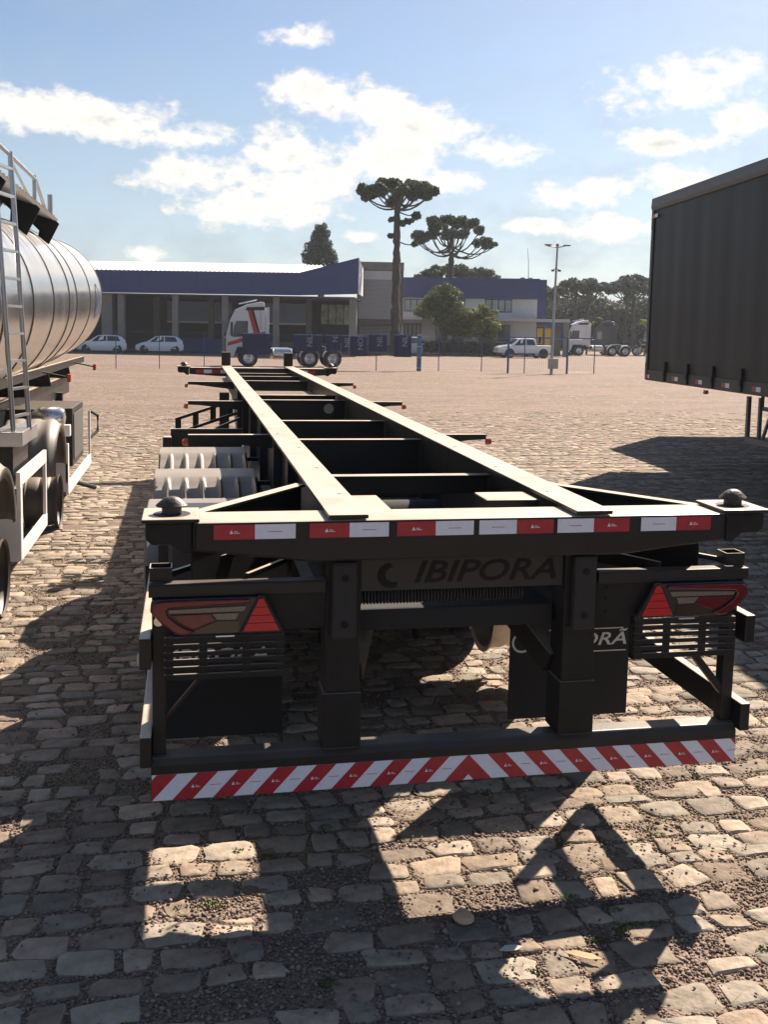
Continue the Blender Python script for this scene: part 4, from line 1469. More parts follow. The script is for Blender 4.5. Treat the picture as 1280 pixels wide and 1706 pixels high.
# ------------------------------------------------------------------ tractor units (local +y = nose)
def tractor(name, label, loc, rz, paint, stripe=False, dark=False):
    T = thing(name, label, 'truck', loc, rz)
    H = 3.72
    prof = [(3.35, .55), (3.38, 1.3), (3.34, 1.95), (3.12, 2.75), (2.85, 3.25), (2.2, 3.55), (1.45, H), (1.22, H - .02), (1.15, 3.0), (1.10, 1.0), (1.25, .95), (1.45, 1.15), (2.75, 1.15), (2.95, .55)]
    MB().prism(prof, -1.22, 1.22, 'x').build('cab', paint, T, bevel=.06)
    for s in (-1, 1):
        xo = s * 1.222
        def side(poly, nm, m, d=.006):
            MB().prism(poly, *sorted((xo, xo + s * d)), 'x').build(nm, m, T)
        side([(2.15, 1.75), (3.02, 1.70), (2.92, 2.35), (2.80, 2.62), (2.15, 2.62)], 'side_window', GLASS, .008)
        side([(1.42, 2.1), (1.44, 2.1), (1.44, 3.4), (1.42, 3.4)], 'panel_gap', RUBBER)
        if stripe:
            side([(1.95, 3.3), (2.2, 3.32), (1.55, 1.0), (1.22, 1.0)], 'red_stripe', REDP, .009)
            side([(1.16, 2.05), (1.16, 1.65), (2.2, 1.50), (3.3, 1.20), (3.3, 1.38), (2.2, 1.75)], 'red_stripe', REDP, .011)
            side([(1.85, 3.32), (2.0, 3.32), (1.28, 1.0), (1.2, 1.02)], 'dark_stripe', RUBBER, .012)
        MB().box(*sorted((s * 1.24, s * 1.40)), 3.02, 3.12, 1.75, 2.55).build('wing_mirror', RUBBER, T, bevel=.02)
        MB().prism([(1.2, 3.25), (1.2, 3.45), (2.2, 3.40), (2.3, 3.22)], *sorted((s * 1.15, s * 1.235)), 'x').build('air_deflector', RUBBER, T)
        MB().box(*sorted((s * 1.03, s * 1.25)), .95, 1.14, .9, 3.4).build('side_fairing', paint, T, bevel=.03)
        # chassis side: fuel tank, mudguards
        MB().lathe([(.001, -.55), (.28, -.55), (.33, -.5), (.33, .5), (.28, .55), (.001, .55)], (s * .85, .15, .78), 20, 'y').build('fuel_tank', ALU, T, smooth=True)
        MB().box(s * .42 - .05, s * .42 + .05, -3.5, 3.0, .78, 1.02).build('chassis_rail', BLACKM, T)
        for wy in (-1.42, -2.78):
            vs = []
            fs = []
            for k in range(13):
                a = R(10 + 160 * k / 12)
                for xx in (.62, 1.22):
                    vs.append((s * xx, wy + .60 * math.cos(a), .52 + .62 * math.sin(a)))
            for k in range(12):
                fs.append((2 * k, 2 * k + 1, 2 * k + 3, 2 * k + 2))
            o = MB().add(vs, fs).build('mudguard', mat('pale_mudguard', (.42, .42, .43), .4), T, smooth=True)
            md = o.modifiers.new('solid', 'SOLIDIFY')
            md.thickness = .03
            wheel(T, (s * .90, wy, .52), .52, .56, s)
        wheel(T, (s * 1.05, 2.1, .52), .52, .30, s)
        MB().box(*sorted((s * .8, s * 1.2)), -3.66, -3.56, .75, .92).build('tail_light', RED_LENS, T)
    MB().box(-.5, .5, -2.4, -1.4, 1.05, 1.22).build('fifth_wheel', BLACKM, T, bevel=.03)
    MB().prism([(3.39, 1.75), (3.35, 1.95), (3.14, 2.72), (2.9, 3.2), (2.93, 3.22), (3.17, 2.74), (3.39, 1.95), (3.42, 1.75)], -1.08, 1.08, 'x').build('windscreen', GLASS, T)
    MB().box(-1.1, 1.1, 3.385, 3.41, .75, 1.6).build('front_grille', RUBBER, T)
    hn = MB()
    for s in (-.5, .5):
        hn.tube([(s, 2.6, 3.62), (s, 1.6, 3.86)], .035, 8)
    hn.build('air_horn', ALU, T)
    return T


tractor('tractor_unit', 'white truck tractor with red cross stripes behind the mesh fence', (4.45, 55.6, 0), R(90), TRUCKW, stripe=True)
DARKT = mat('dark_truck_paint', (.025, .028, .04), .4)
TRUCK2 = mat('clean_white_truck_paint', (.66, .67, .68), .25, vary=.04)
tractor('tractor_unit', 'plain white truck tractor parked before the wood', (41.5, 97.0, 0), R(78), TRUCK2)
tractor('tractor_unit', 'dark truck tractor between the two plain white trucks', (46.6, 101.5, 0), R(62), DARKT)
tractor('tractor_unit', 'white truck tractor jutting out from behind the curtain trailer', (53.5, 103.0, 0), R(90), TRUCK2)


def container(name, label, loc, rz, dims, m):
    T = thing(name, label, 'container', loc, rz)
    lx, ly, h = dims
    b = MB()
    N_ = int(lx / .28)
    for k in range(N_):
        x0 = -lx / 2 + k * lx / N_
        b.box(x0, x0 + lx / N_ * .6, -ly / 2 - .03, -ly / 2 + .02, 1.0 + .12, 1.0 + h - .12)
    b.box(-lx / 2, lx / 2, -ly / 2, ly / 2, 1.0, 1.0 + h)
    b.build('body', m, T)
    MB().box(-lx / 2, lx / 2, -.45, .45, .80, .998).build('chassis', BLACKM, T)
    for x0 in (-lx / 2 + .7, lx / 2 - .7):
        for s in (-1, 1):
            t = MB().lathe([(.28, -.14), (.40, -.15), (.50, -.08), (.50, .08), (.40, .15), (.28, .14)], (0, 0, 0), 20, 'y', closed=True).build('wheel', RUBBER, T, smooth=True)
            t.location = (x0, s * (ly / 2 - .2), .5)
    return T


container('box_body', 'blue box body standing beside the office porch', (38.4, 99.5, 0), R(-10), (3.2, 2.4, 2.5), mat('blue_box_paint', (.045, .10, .26), .5, vary=.1))

# ------------------------------------------------------------------ canopy building (left)
CB = thing('canopy_building', 'long open canopy with navy fascia and white corrugated roof', 'building', (12.75, 79.0, 0), R(-13.1))
LEN = 27.0
MB().prism([(0, 5.2), (0, 8.15), (-4.9, 6.85), (-LEN, 6.80), (-LEN, 4.95), (-4.9, 5.0)], 0.0, .25, 'y').build('fascia', NAVY, CB)
MB().prism([(.0, 5.2), (.0, 8.12), (6.0, 7.6), (6.0, 5.2)], -.02, .04, 'x').build('fascia_return', PALE, CB)
for k in range(33):
    MB().box(-.6 - k * .8, -.56 - k * .8, -.018, .0, 5.04 if k > 5 else 5.2 - (.2 * k / 6), (6.80 if k > 5 else 8.12 - 1.3 * (k * .8 + .6) / 4.9 - .02)).build('fascia_seam', NAVY, CB)
rf = MB()
NR = 120
vs = []
for k in range(NR + 1):
    xx = -LEN + (LEN - 4.2) * k / NR
    zz = .09 * (1 if (k % 2) else -1)
    vs.append((xx, .26, 6.83 + zz))
    vs.append((xx, 13.0, 8.28 + zz))
fs = [(2 * k, 2 * k + 1, 2 * k + 3, 2 * k + 2) for k in range(NR)]
rf.add(vs, fs)
o = rf.build('roof', ROOFW, CB)
md = o.modifiers.new('solid', 'SOLIDIFY')
md.thickness = .04
MB().add([(-4.25, .26, 6.9), (-.05, .26, 7.9), (-.05, 12.9, 7.9), (-4.25, 12.9, 7.2)], [(0, 1, 2, 3)]).build('roof_end', ROOFW, CB).modifiers.new('solid', 'SOLIDIFY').thickness = .04
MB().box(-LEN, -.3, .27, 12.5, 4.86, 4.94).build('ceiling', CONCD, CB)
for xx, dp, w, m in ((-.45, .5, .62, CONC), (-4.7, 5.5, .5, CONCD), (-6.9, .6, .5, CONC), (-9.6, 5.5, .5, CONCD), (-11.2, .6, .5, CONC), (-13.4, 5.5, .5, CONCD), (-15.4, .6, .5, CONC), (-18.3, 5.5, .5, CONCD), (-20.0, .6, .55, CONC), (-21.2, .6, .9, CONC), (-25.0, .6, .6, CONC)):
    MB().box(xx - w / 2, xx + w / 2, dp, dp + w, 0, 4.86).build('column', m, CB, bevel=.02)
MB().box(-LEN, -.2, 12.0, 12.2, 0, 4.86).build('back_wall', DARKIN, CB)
MB().box(-LEN, -LEN + .2, .6, 12.0, 0, 4.86).build('end_wall', NAVY, CB)
for x0, x1 in ((-18.2, -12.2), (-11.0, -4.8)):
    MB().box(x0, x1, 9.0, 9.2, 2.75, 4.55).build('upper_panel', mat('blue_grey_panel', (.20, .24, .34), .6, vary=.08), CB)
    MB().box(x0, x1, 8.9, 9.19, 2.6, 2.748).build('panel_ledge', PALE, CB)
for x0 in (-3.9, -3.2, -2.5, -1.8):
    f_ = MB().box(x0, x0 + .62, 8.6, 8.65, 2.7, 4.5).build('window', mat('garden_glazing', (.16, .20, .10), .2, vary=.6, vscale=1.5), CB)
    MB().box(x0 + .62, x0 + .68, 8.55, 8.7, 2.6, 4.6).build('window_mullion', RUBBER, f_)
MB().box(-16.0, -9.6, 4.0, 4.15, 0, 1.25).build('low_wall', mat('blue_low_wall', (.03, .055, .16), .6), CB)
MB().box(-8.6, -1.2, 7.4, 7.6, 0, 1.0).build('low_counter', CONCD, CB)

# ------------------------------------------------------------------ louvred stair tower
TW = thing('stair_tower', 'grey concrete tower with horizontal louvres beside the canopy', 'building', (14.35, 88.6, 0), R(-8))
MB().box(0, 4.15, .3, 5.0, 3.0, 8.45).build('wall', WALLG, TW)
MB().box(0, 4.15, 1.2, 5.0, 0, 2.998).build('ground_floor', CONCD, TW)
MB().box(-.02, 4.2, .05, 5.02, 7.75, 8.50).build('parapet', CONC, TW)
MB().box(-.03, 4.18, -.1, .298, 2.75, 3.25).build('floor_band', CONCD, TW)
MB().box(3.45, 4.17, .02, .298, 3.26, 7.74).build('pier', CONCD, TW)
for k in range(30):
    z0 = 3.32 + k * .118
    MB().box(.05, 3.42, .12, .28, z0, z0 + .055).build('louvre', LOUV, TW)
MB().box(.05, 3.42, .2, .297, 6.9, 7.7).build('upper_panel', PALE, TW)
for k in range(14):
    MB().box(.2, 3.6, 1.05, 1.18, .9 + k * .13, .96 + k * .13).build('shutter_slat', WALLG, TW)

# ------------------------------------------------------------------ office block (right)
OB = thing('office_block', 'two storey pale office with navy parapet and porch slab', 'building', (20.0, 97.0, 0), R(-19.0))
OL = 13.85
MB().box(0, OL, .35, 9, 0, 5.62).build('wall', PALE, OB)
MB().box(0, OL + .2, .0, 9.1, 5.64, 7.64).build('parapet', NAVY, OB)
MB().box(OL + .002, OL + .9, 1.0, 9.0, 3.0, 7.60).build('side_cladding', NAVY, OB)
MB().box(-.3, OL + 3.2, -1.8, .34, 3.38, 3.66).build('porch_slab', mat('porch_edge', (.46, .45, .43), .8), OB)
MB().box(OL + 2.6, OL + 3.15, -1.5, -.9, 0, 3.375).build('porch_column', CONC, OB, bevel=.02)
for k in range(14):
    MB().box(OL - 2.55, OL - .02, .315, .345, 3.75 + k * .132, 3.865 + k * .132).build('tile_course', mat('pale_tile', (.56, .56, .56), .6, vary=.08), OB)


def window(x0, x1, z0, z1, n, pale):
    f_ = MB()
    f_.box(x0 - .06, x1 + .06, .25, .345, z0 - .07, z0)
    f_.box(x0 - .06, x1 + .06, .25, .345, z1, z1 + .07)
    w = (x1 - x0) / n
    for k in range(n + 1):
        f_.box(x0 + k * w - .04, x0 + k * w + .04, .255, .343, z0 + .001, z1 - .001)
    F_ = f_.build('window', RUBBER, OB)
    for k in range(n):
        MB().box(x0 + k * w + .041, x0 + (k + 1) * w - .041, .30, .34, z0 + .002, z1 - .002).build('pane', PALEGL if (k + pale) % 3 == 0 or pale == 9 else (GLASS if pale == 1 else PALEGL), F_)


window(8.7, 11.3, 4.35, 5.5, 4, 0)
window(.5, 2.4, 4.30, 5.4, 3, 0)
window(4.2, 6.6, 4.35, 5.5, 4, 0)
window(8.4, 11.2, 1.45, 2.95, 5, 1)
window(.5, 2.2, 1.45, 2.95, 4, 9)
window(3.8, 6.6, 1.45, 2.95, 5, 1)
MB().box(11.5, 13.0, .30, .345, 1.2, 3.2).build('door_panel', PALE, OB)
for (x0, x1) in ((13.95, 14.5), (14.75, 15.3)):
    MB().box(x0, x1, .6, .8, .9, 2.75).build('yellow_panel', YEL, OB)
MB().box(14.1, 14.35, .55, .598, 1.3, 1.9).build('dark_inset', RUBBER, OB)
MB().box(15.6, 16.3, .4, .7, 0, 2.9).build('porch_wall', CONCD, OB)
# mast on the roof
m_ = MB().tube([(12.9, 3, 7.5), (12.85, 3, 9.6), (12.7, 3, 10.9)], [.05, .035, .02], 6).build('roof_mast', GALV, OB)

# clipped hedge in front of the office
def leaf_mesh(name, centers, radii, n, size, m, parent=None, flat=1.0, seed=0, fill=0.0):
    """n leaf quads scattered on and in ellipsoids"""
    r_ = np.random.default_rng(seed + 5)
    C_ = np.array(centers, float)
    Rr = np.array(radii, float)
    vol = Rr[:, 0] * Rr[:, 1] + Rr[:, 1] * Rr[:, 2] + Rr[:, 0] * Rr[:, 2]
    pick = r_.choice(len(C_), n, p=vol / vol.sum())
    d = r_.normal(size=(n, 3))
    d /= np.linalg.norm(d, axis=1)[:, None]
    rr = (1 - fill) * r_.uniform(.72, 1.08, n) + fill * r_.random(n) ** (1 / 3)
    p = C_[pick] + d * Rr[pick] * rr[:, None]
    nrm = d + r_.normal(size=(n, 3)) * .7
    nrm /= np.linalg.norm(nrm, axis=1)[:, None]
    u = np.cross(nrm, r_.normal(size=(n, 3)))
    u /= np.linalg.norm(u, axis=1)[:, None]
    w = np.cross(nrm, u)
    s = size * r_.uniform(.6, 1.4, n)[:, None]
    v = np.stack([p - u * s, p + w * s * .45, p + u * s, p - w * s * .45], 1).reshape(-1, 3)
    me = bpy.data.meshes.new(name)
    me.vertices.add(n * 4)
    me.vertices.foreach_set('co', v.reshape(-1).astype(np.float32))
    me.loops.add(n * 4)
    me.loops.foreach_set('vertex_index', np.arange(n * 4, dtype=np.int32))
    me.polygons.add(n)
    me.polygons.foreach_set('loop_start', (np.arange(n) * 4).astype(np.int32))
    me.update(calc_edges=True)
    me.materials.append(m)
    o = bpy.data.objects.new(name, me)
    col.objects.link(o)
    if parent is not None:
        o.parent = parent
    return o


hc, hrd = [], []
for k in range(26):
    t = k / 25
    hc.append((21.0 + 11.5 * t, 94.2 - 4.0 * t, .65 + .06 * math.sin(k * 1.7)))
    hrd.append((.5, .5, .68))
hg = leaf_mesh('clipped_hedge', hc, hrd, 9000, .12, LEAF_D, seed=3)
tag(hg, 'dark clipped hedge along the foot of the office', 'hedge')

# ------------------------------------------------------------------ mesh fence with banners
FEN = thing('mesh_fence', 'thin wire mesh fence on slim blue posts across the yard', 'fence', (0, 0, 0))
fpts = [(-9.5, 49.6), (-4.73, 50.3), (-2.54, 50.8), (-.21, 51.2), (2.4, 51.3), (5.0, 51.3), (7.0, 51.2), (9.17, 51.1), (12.92, 51.9), (15.39, 51.7), (16.32, 49.7), (17.34, 49.9), (19.77, 49.7), (21.55, 50.1)]
for i, (x, y) in enumerate(fpts):
    heavy = i in (10, 12)
    w = .045 if heavy else .022
    MB().box(x - w, x + w, y - w, y + w, 0, 2.0).build('post', BLUEPOST if i > 7 or i < 4 else mat('dull_post', (.08, .10, .14), .5), FEN)
for i in range(len(fpts) - 1):
    a, b_ = Vector((*fpts[i], 0)), Vector((*fpts[i + 1], 0))
    wire = MB()
    L_ = (b_ - a).length
    nn = int(L_ / .11)
    for k in range(1, nn):
        p = a.lerp(b_, k / nn)
        wire.tube([p + Vector((0, 0, .05)), p + Vector((0, 0, 1.93))], .0016 if i < 9 else .0032, 3, caps=False)
    for zz in (.1, 1.0, 1.93):
        wire.tube([a + Vector((0, 0, zz)), b_ + Vector((0, 0, zz))], .0028, 3, caps=False)
    wire.build('wire_mesh', BLUEPOST, FEN)
# top rail on the right hand part
MB().bar((16.0, 49.68, 1.98), (21.5, 50.05, 1.98), .05, .06).build('top_rail', BLUEPOST, FEN)
# short gate leaf beside the lamp pole
bp0 = MB().box(11.58, 11.82, 51.5, 51.66, 0, 2.05).build('gate_post', mat('steel_blue_post', (.06, .13, .26), .5, vary=.2), None, bevel=.02)
tag(bp0, 'thick blue gate post standing in the fence line', 'post')
for zz in (.15, .75, 1.35, 1.98):
    MB().box(11.565, 11.835, 51.485, 51.675, zz, zz + .035).build('post_band', GALV, bp0)

BANN = [(1.82, 3.35, .80, 1.92, '', 'blank navy banner hung across the striped truck cab'),
        (4.55, 6.15, 1.02, 1.90, 'NIL', 'navy banner lettered NIL behind the front wheel of the striped truck'),
        (6.35, 7.15, 1.06, 1.90, 'N', 'narrow navy banner with one N above the rear truck wheel'),
        (7.20, 7.60, 1.02, 1.90, 'NIL', 'faint narrow banner beside the white lettered one'),
        (7.66, 8.62, .80, 1.88, 'NOS', 'navy banner lettered NOS at the truck tail'),
        (8.72, 9.72, 1.05, 1.98, 'NIL', 'short navy banner lettered NIL by the concrete column'),
        (10.15, 11.12, .78, 1.98, 'NIL', 'tall navy banner lettered NIL next to the thick post')]
for x0, x1, z0, z1, txt, lab in BANN:
    y0 = 51.08 if x0 > 7 else 51.2
    T = thing('banner', lab, 'banner', ((x0 + x1) / 2, y0, 0), 0, 'banners tied to the mesh fence')
    nn = 10
    vs = []
    w = x1 - x0
    for k in range(nn + 1):
        xx = -w / 2 + w * k / nn
        dy = -.05 + .012 * math.sin(k * 1.9 + x0)
        vs += [(xx, dy, z0), (xx, dy - .01, z1)]
    o = MB().add(vs, [(2 * k, 2 * k + 2, 2 * k + 3, 2 * k + 1) for k in range(nn)]).build('cloth', BANNER, T)
    md = o.modifiers.new('solid', 'SOLIDIFY')
    md.thickness = .006
    if txt:
        t_ = text_obj('banner_lettering', txt, .42, BANTXT, T, extrude=.001, offset=.006)
        t_.location = (.12, -.085, z1 - .32 if len(txt) > 1 else z1 - .2)
        t_.rotation_euler = (R(90), R(-90), 0)
    MB().box(-w / 2, w / 2, -.065, -.02, z1 - .01, z1 + .03).build('hem', mat('banner_hem', (.12, .16, .34), .6), T)

# ------------------------------------------------------------------ lamp pole with cabinet
LP = thing('lamp_pole', 'tall grey twin arm lamp pole with cabinet box at its foot', 'lamp pole', (18.73, 49.35, 0))
MB().tube([(0, 0, 0), (.03, 0, 3.5), (.10, 0, 7.0)], [.085, .07, .05], 10).build('pole', mat('weathered_pole', (.30, .30, .31), .6), LP, smooth=True)
for s in (-1, 1):
    MB().tube([(.10, 0, 6.92), (.10 + s * .62, 0, 7.06 if s > 0 else 7.0)], .03, 8).build('arm', GALV, LP)
    MB().box(*sorted((.10 + s * .36, .10 + s * .72)), -.11, .11, 7.02, 7.08).build('lamp_head', RAIL, LP, bevel=.01)
    o = MB().tube([(.07, 0, 5.8), (.07 + s * .15, 0, 5.72)], .02, 6).build('camera_arm', RUBBER, LP)
    MB().box(*sorted((.07 + s * .12, .07 + s * .26)), -.05, .05, 5.62, 5.72).build('cctv_camera', RUBBER, LP)
MB().box(.04, .16, -.06, .06, 7.0, 7.12).build('pole_cap', REDP, LP)
MB().box(-.25, .27, -.32, -.09, .30, .86).build('cabinet', mat('beige_cabinet', (.36, .35, .30), .6), LP, bevel=.01)


# ------------------------------------------------------------------ trees
def branch(mb, a, b_, r0, r1, sag=0.0, n=5):
    a = Vector(a)
    b_ = Vector(b_)
    pts = [a.lerp(b_, k / n) + Vector((0, 0, -sag * 4 * (k / n) * (1 - k / n))) for k in range(n + 1)]
    mb.tube(pts, [r0 + (r1 - r0) * k / n for k in range(n + 1)], 6)


def araucaria(name, label, loc, clumps, trunk_h, r0, fork, n, seed, tufts=(), leaf=.30, group=None, sag=.5, m=LEAF_A):
    T = thing(name, label, 'tree', loc, 0, group)
    tr = MB()
    rr = random.Random(seed)
    NK = 44
    pts = [(rr.uniform(-.05, .05), rr.uniform(-.05, .05), trunk_h * k / NK) for k in range(NK + 1)]
    tr.tube(pts, [r0 * (1 - .45 * k / NK) * rr.uniform(.82, 1.18) for k in range(NK + 1)], 10)
    trunk = tr.build('trunk', BARK, T, smooth=True)
    br = MB()
    for c in clumps:
        branch(br, (0, 0, fork + rr.uniform(-.4, .9)), (c[0], c[1], c[2] - c[3] * .4), .11, .05, sag)
    for c in tufts:
        branch(br, (0, 0, c[2] + .3), c[:3], .07, .04, .2)
    bo = br.build('branches', BARK, T, smooth=True)
    bo['kind'] = 'stuff'
    allc = list(clumps) + list(tufts)
    # break every clump into knobbly sub-clumps
    cs, rs = [], []
    for c in allc:
        for k in range(7):
            a = rr.uniform(0, 6.28)
            q = c[3] * .62 * math.sqrt(rr.random())
            cs.append((c[0] + q * math.cos(a), c[1] + q * math.sin(a), c[2] + rr.uniform(-.25, .25) * c[3]))
            rs.append((c[3] * .48, c[3] * .48, c[3] * .40))
    leaf_mesh('crown', cs, rs, n, leaf, m, T, seed=seed, fill=.35)
    return T


rt = random.Random(3)
cl1 = []
for k in range(10):
    a = 2 * math.pi * k / 10 + .2
    r_ = 3.1 + rt.uniform(-.35, .35)
    cl1.append((r_ * math.cos(a), r_ * math.sin(a), 15.35 + rt.uniform(-.35, .35), .98))
for k in range(6):
    a = 2 * math.pi * k / 6
    cl1.append((1.6 * math.cos(a), 1.6 * math.sin(a), 15.95 + rt.uniform(-.15, .15), .95))
cl1.append((0, 0, 16.1, .9))
tuft = [(1.9, .2, 13.35, .62), (1.1, -.3, 12.7, .5), (.45, -.4, 12.5, .45), (1.75, 0, 10.6, .38), (-.45, .1, 11.3, .42), (-.5, -.2, 12.8, .35)]
araucaria('araucaria_tree', 'tall araucaria with flat umbrella crown and tufts on its trunk', (17.42, 86.3, 0), [(c[0] * .95, c[1] * .95, c[2] * .948, c[3] * .95) for c in cl1], 15.0, .44, 13.3, 20000, 21, [(c[0] * .95, c[1] * .95, c[2] * .948, c[3]) for c in tuft], leaf=.17)
cl2 = []
for k in range(13):
    a = 2 * math.pi * k / 13
    r_ = 3.6 + rt.uniform(-.5, .6)
    cl2.append((r_ * math.cos(a), r_ * math.sin(a), 12.9 + rt.uniform(-.7, .3) - (.9 if math.cos(a) > .8 else 0), .85))
for k in range(8):
    a = 2 * math.pi * k / 8 + .3
    cl2.append((2.1 * math.cos(a), 2.1 * math.sin(a), 13.9 + rt.uniform(-.2, .3), 1.0))
cl2 += [(0, 0, 14.4, 1.0), (.6, -.6, 12.9, .8), (4.9, 0, 11.9, .55)]
araucaria('araucaria_tree', 'shorter araucaria with domed crown on bare upswept branches', (27.4, 105, 0), cl2, 13.6, .42, 11.0, 17000, 22, (), sag=.9, leaf=.17)
cl3 = [(x, rt.uniform(-2, 2), 9.2 + .9 * (1 - (x / 5.2) ** 2) + rt.uniform(-.3, .3), 1.2) for x in np.linspace(-4.6, 4.6, 13)] + [(x, rt.uniform(-2, 2), 8.2 + rt.uniform(-.3, .3), 1.1) for x in np.linspace(-4.2, 4.2, 9)]
araucaria('araucaria_tree', 'broad low crown showing above the navy parapet', (33.6, 125, 0), cl3, 8.6, .45, 6.5, 12000, 23, (), leaf=.25)

# eucalypt behind the canopy roof
def round_tree(name, label, loc, blobs, trunk_h, r0, n, leaf, m, seed, group=None):
    T = thing(name, label, 'tree', loc, 0, group)
    tr = MB()
    rr = random.Random(seed)
    tr.tube([(0, 0, 0), (rr.uniform(-.1, .1), 0, trunk_h * .5), (rr.uniform(-.2, .2), 0, trunk_h)], [r0, r0 * .75, r0 * .4], 8)
    for b in blobs[::2]:
        branch(tr, (0, 0, trunk_h * rr.uniform(.35, .8)), b[:3], r0 * .4, r0 * .12, 0)
    tr.build('trunk', BARK, T, smooth=True)
    cs, rs = [], []
    for b in blobs:
        for k in range(6):
            v = Vector((rr.gauss(0, 1), rr.gauss(0, 1), rr.gauss(0, 1))).normalized() * b[3] * .6
            cs.append((b[0] + v.x, b[1] + v.y, b[2] + v.z))
            rs.append((b[3] * .52,) * 3)
    leaf_mesh('crown', cs, rs, n, leaf, m, T, seed=seed, fill=.4)
    return T


bl = [(0, 0, 14.6, .75), (.4, .3, 13.6, 1.0), (-.5, 0, 13.3, .95), (0, 0, 12.4, 1.4), (1.0, 0, 12.0, 1.0), (-1.1, .4, 11.8, 1.1), (1.5, 0, 10.8, 1.1), (-1.6, 0, 10.6, 1.2), (0, 0, 10.8, 1.4), (.2, 0, 9.4, 1.5), (1.6, 0, 9.2, 1.2), (-1.7, 0, 9.0, 1.2)]
round_tree('eucalyptus_tree', 'dark conical eucalyptus rising behind the canopy roof', (14.9, 120, 0), bl, 12, .3, 13000, .18, LEAF_E, 31)

bl = [(rt.uniform(-2.2, 2.0), rt.uniform(-1.2, 1.2), rt.uniform(2.2, 5.2), rt.uniform(.8, 1.2)) for k in range(20)] + [(0, 0, 6.0, .9), (-.7, 0, 5.8, .8), (.9, 0, 5.6, .8)]
bl = [b for b in bl if abs(b[0]) < 2.6 - .25 * max(0, b[2] - 4)]
round_tree('leafy_tree', 'bushy olive green tree in front of the office windows', (22.9, 89.6, 0), bl, 3.6, .22, 15000, .14, LEAF_B, 32)
bl = [(rt.uniform(-1.2, 1.4), rt.uniform(-.8, .8), rt.uniform(1.6, 3.9), rt.uniform(.6, .9)) for k in range(15)] + [(.2, 0, 4.3, .6), (1.6, 0, 2.6, .6)]
round_tree('leafy_tree', 'drooping yellow green willow beside the bushy tree', (26.3, 89.2, 0), bl, 2.6, .15, 11000, .13, LEAF_Y, 33)
bl = [(rt.uniform(-1.1, 1.1), 0, rt.uniform(2.3, 3.6), .75) for k in range(6)]
round_tree('leafy_tree', 'small olive tree standing behind the plain white truck', (43.0, 103.5, 0), bl, 2.4, .12, 2200, .22, LEAF_B, 34)
# short palm by the far white truck
PT = thing('palm_tree', 'short sunlit palm beside the far white truck', 'palm', (51.2, 105.5, 0))
MB().tube([(0, 0, 0), (.05, 0, 1.4), (0, 0, 2.9)], [.34, .30, .24], 10).build('trunk', mat('palm_trunk', (.22, .17, .11), .9, vary=.3), PT)
fm = MB()
for k in range(22):
    a = 2 * math.pi * k / 22 + rt.uniform(-.1, .1)
    up = rt.uniform(.5, 1.5)
    ln = rt.uniform(.9, 1.5)
    pts = []
    for j in range(6):
        t = j / 5
        pts.append(Vector((ln * t * math.cos(a), ln * t * math.sin(a), 2.9 + up * math.sin(t * 2.4) * .9)))
    sd2 = Vector((-math.sin(a), math.cos(a), 0))
    for j in range(5):
        w0, w1 = .20 * math.sin(math.pi * (j + .3) / 5.6), .20 * math.sin(math.pi * (j + 1.3) / 5.6)
        fm.add([pts[j] - sd2 * w0, pts[j] + sd2 * w0, pts[j + 1] + sd2 * w1, pts[j + 1] - sd2 * w1], [(0, 1, 2, 3)])
fm.build('fronds', LEAF_Y, PT, fix=False)

# the wood at the right: tall umbrella pines one can tell apart, over a dark mass
proto = []
for s in range(3):
    r3 = random.Random(50 + s)
    cl = []
    for k in range(8):
        a = 2 * math.pi * k / 8 + r3.uniform(-.2, .2)
        cl.append((2.3 * math.cos(a) + r3.uniform(-.4, .4), 2.0 * math.sin(a), 8.3 + r3.uniform(-.6, .5), 1.05))
    cl += [(0, 0, 9.1, 1.2), (1.0, .5, 8.9, 1.0), (-1.0, -.5, 8.9, 1.0)]
    proto.append((cl, s))
spots = [(45.5, 133, 1.02, 0), (49.5, 138, .98, 1), (53.5, 134, 1.06, 2), (57.5, 139, 1.08, 0), (61.0, 133, 1.06, 1), (64.8, 139, 1.17, 2), (68.2, 134, 1.20, 0), (72.0, 139, 1.22, 1), (76.5, 136, 1.15, 2), (41.8, 140, .95, 2)]
made = {}
for (x, y, sc, s) in spots:
    if s not in made:
        made[s] = araucaria('umbrella_pine', 'dark umbrella crowned pine at the edge of the far wood', (x, y, 0), proto[s][0], 8.6, .28, 7.0, 6500, 60 + s, (), leaf=.22, group='pines along the far wood', m=LEAF_D)
        t = made[s]
    else:
        t = copy_tree(made[s])
        t.location = (x, y, 0)
        t.rotation_euler = (0, 0, x)
    t.scale = (sc, sc, sc)
cs, rs = [], []
for k in range(330):
    x = rt.uniform(38, 92)
    cs.append((x, rt.uniform(141, 156), rt.uniform(.5, 7.6 + .9 * math.sin(x * .9) + .8 * math.sin(x * .37))))
    rs.append((2.2, 1.8, 1.6))
wd = leaf_mesh('far_wood', cs, rs, 80000, .30, LEAF_D, None, seed=77, fill=.4)
tag(wd, 'dense dark wood closing off the yard on the right', 'wood', kind='stuff')
# low boundary wall and far tree line so the horizon is not bare elsewhere
cs, rs = [], []
for k in range(300):
    x = rt.uniform(-160, 240)
    if 36 < x < 86:
        continue
    cs.append((x, rt.uniform(180, 200), rt.uniform(.5, 3.6)))
    rs.append((3.2, 2.4, 2.0))
wd = leaf_mesh('far_tree_line', cs, rs, 22000, .6, LEAF_D, None, seed=78, fill=.4)
tag(wd, 'low far tree line along the horizon', 'wood', kind='stuff')

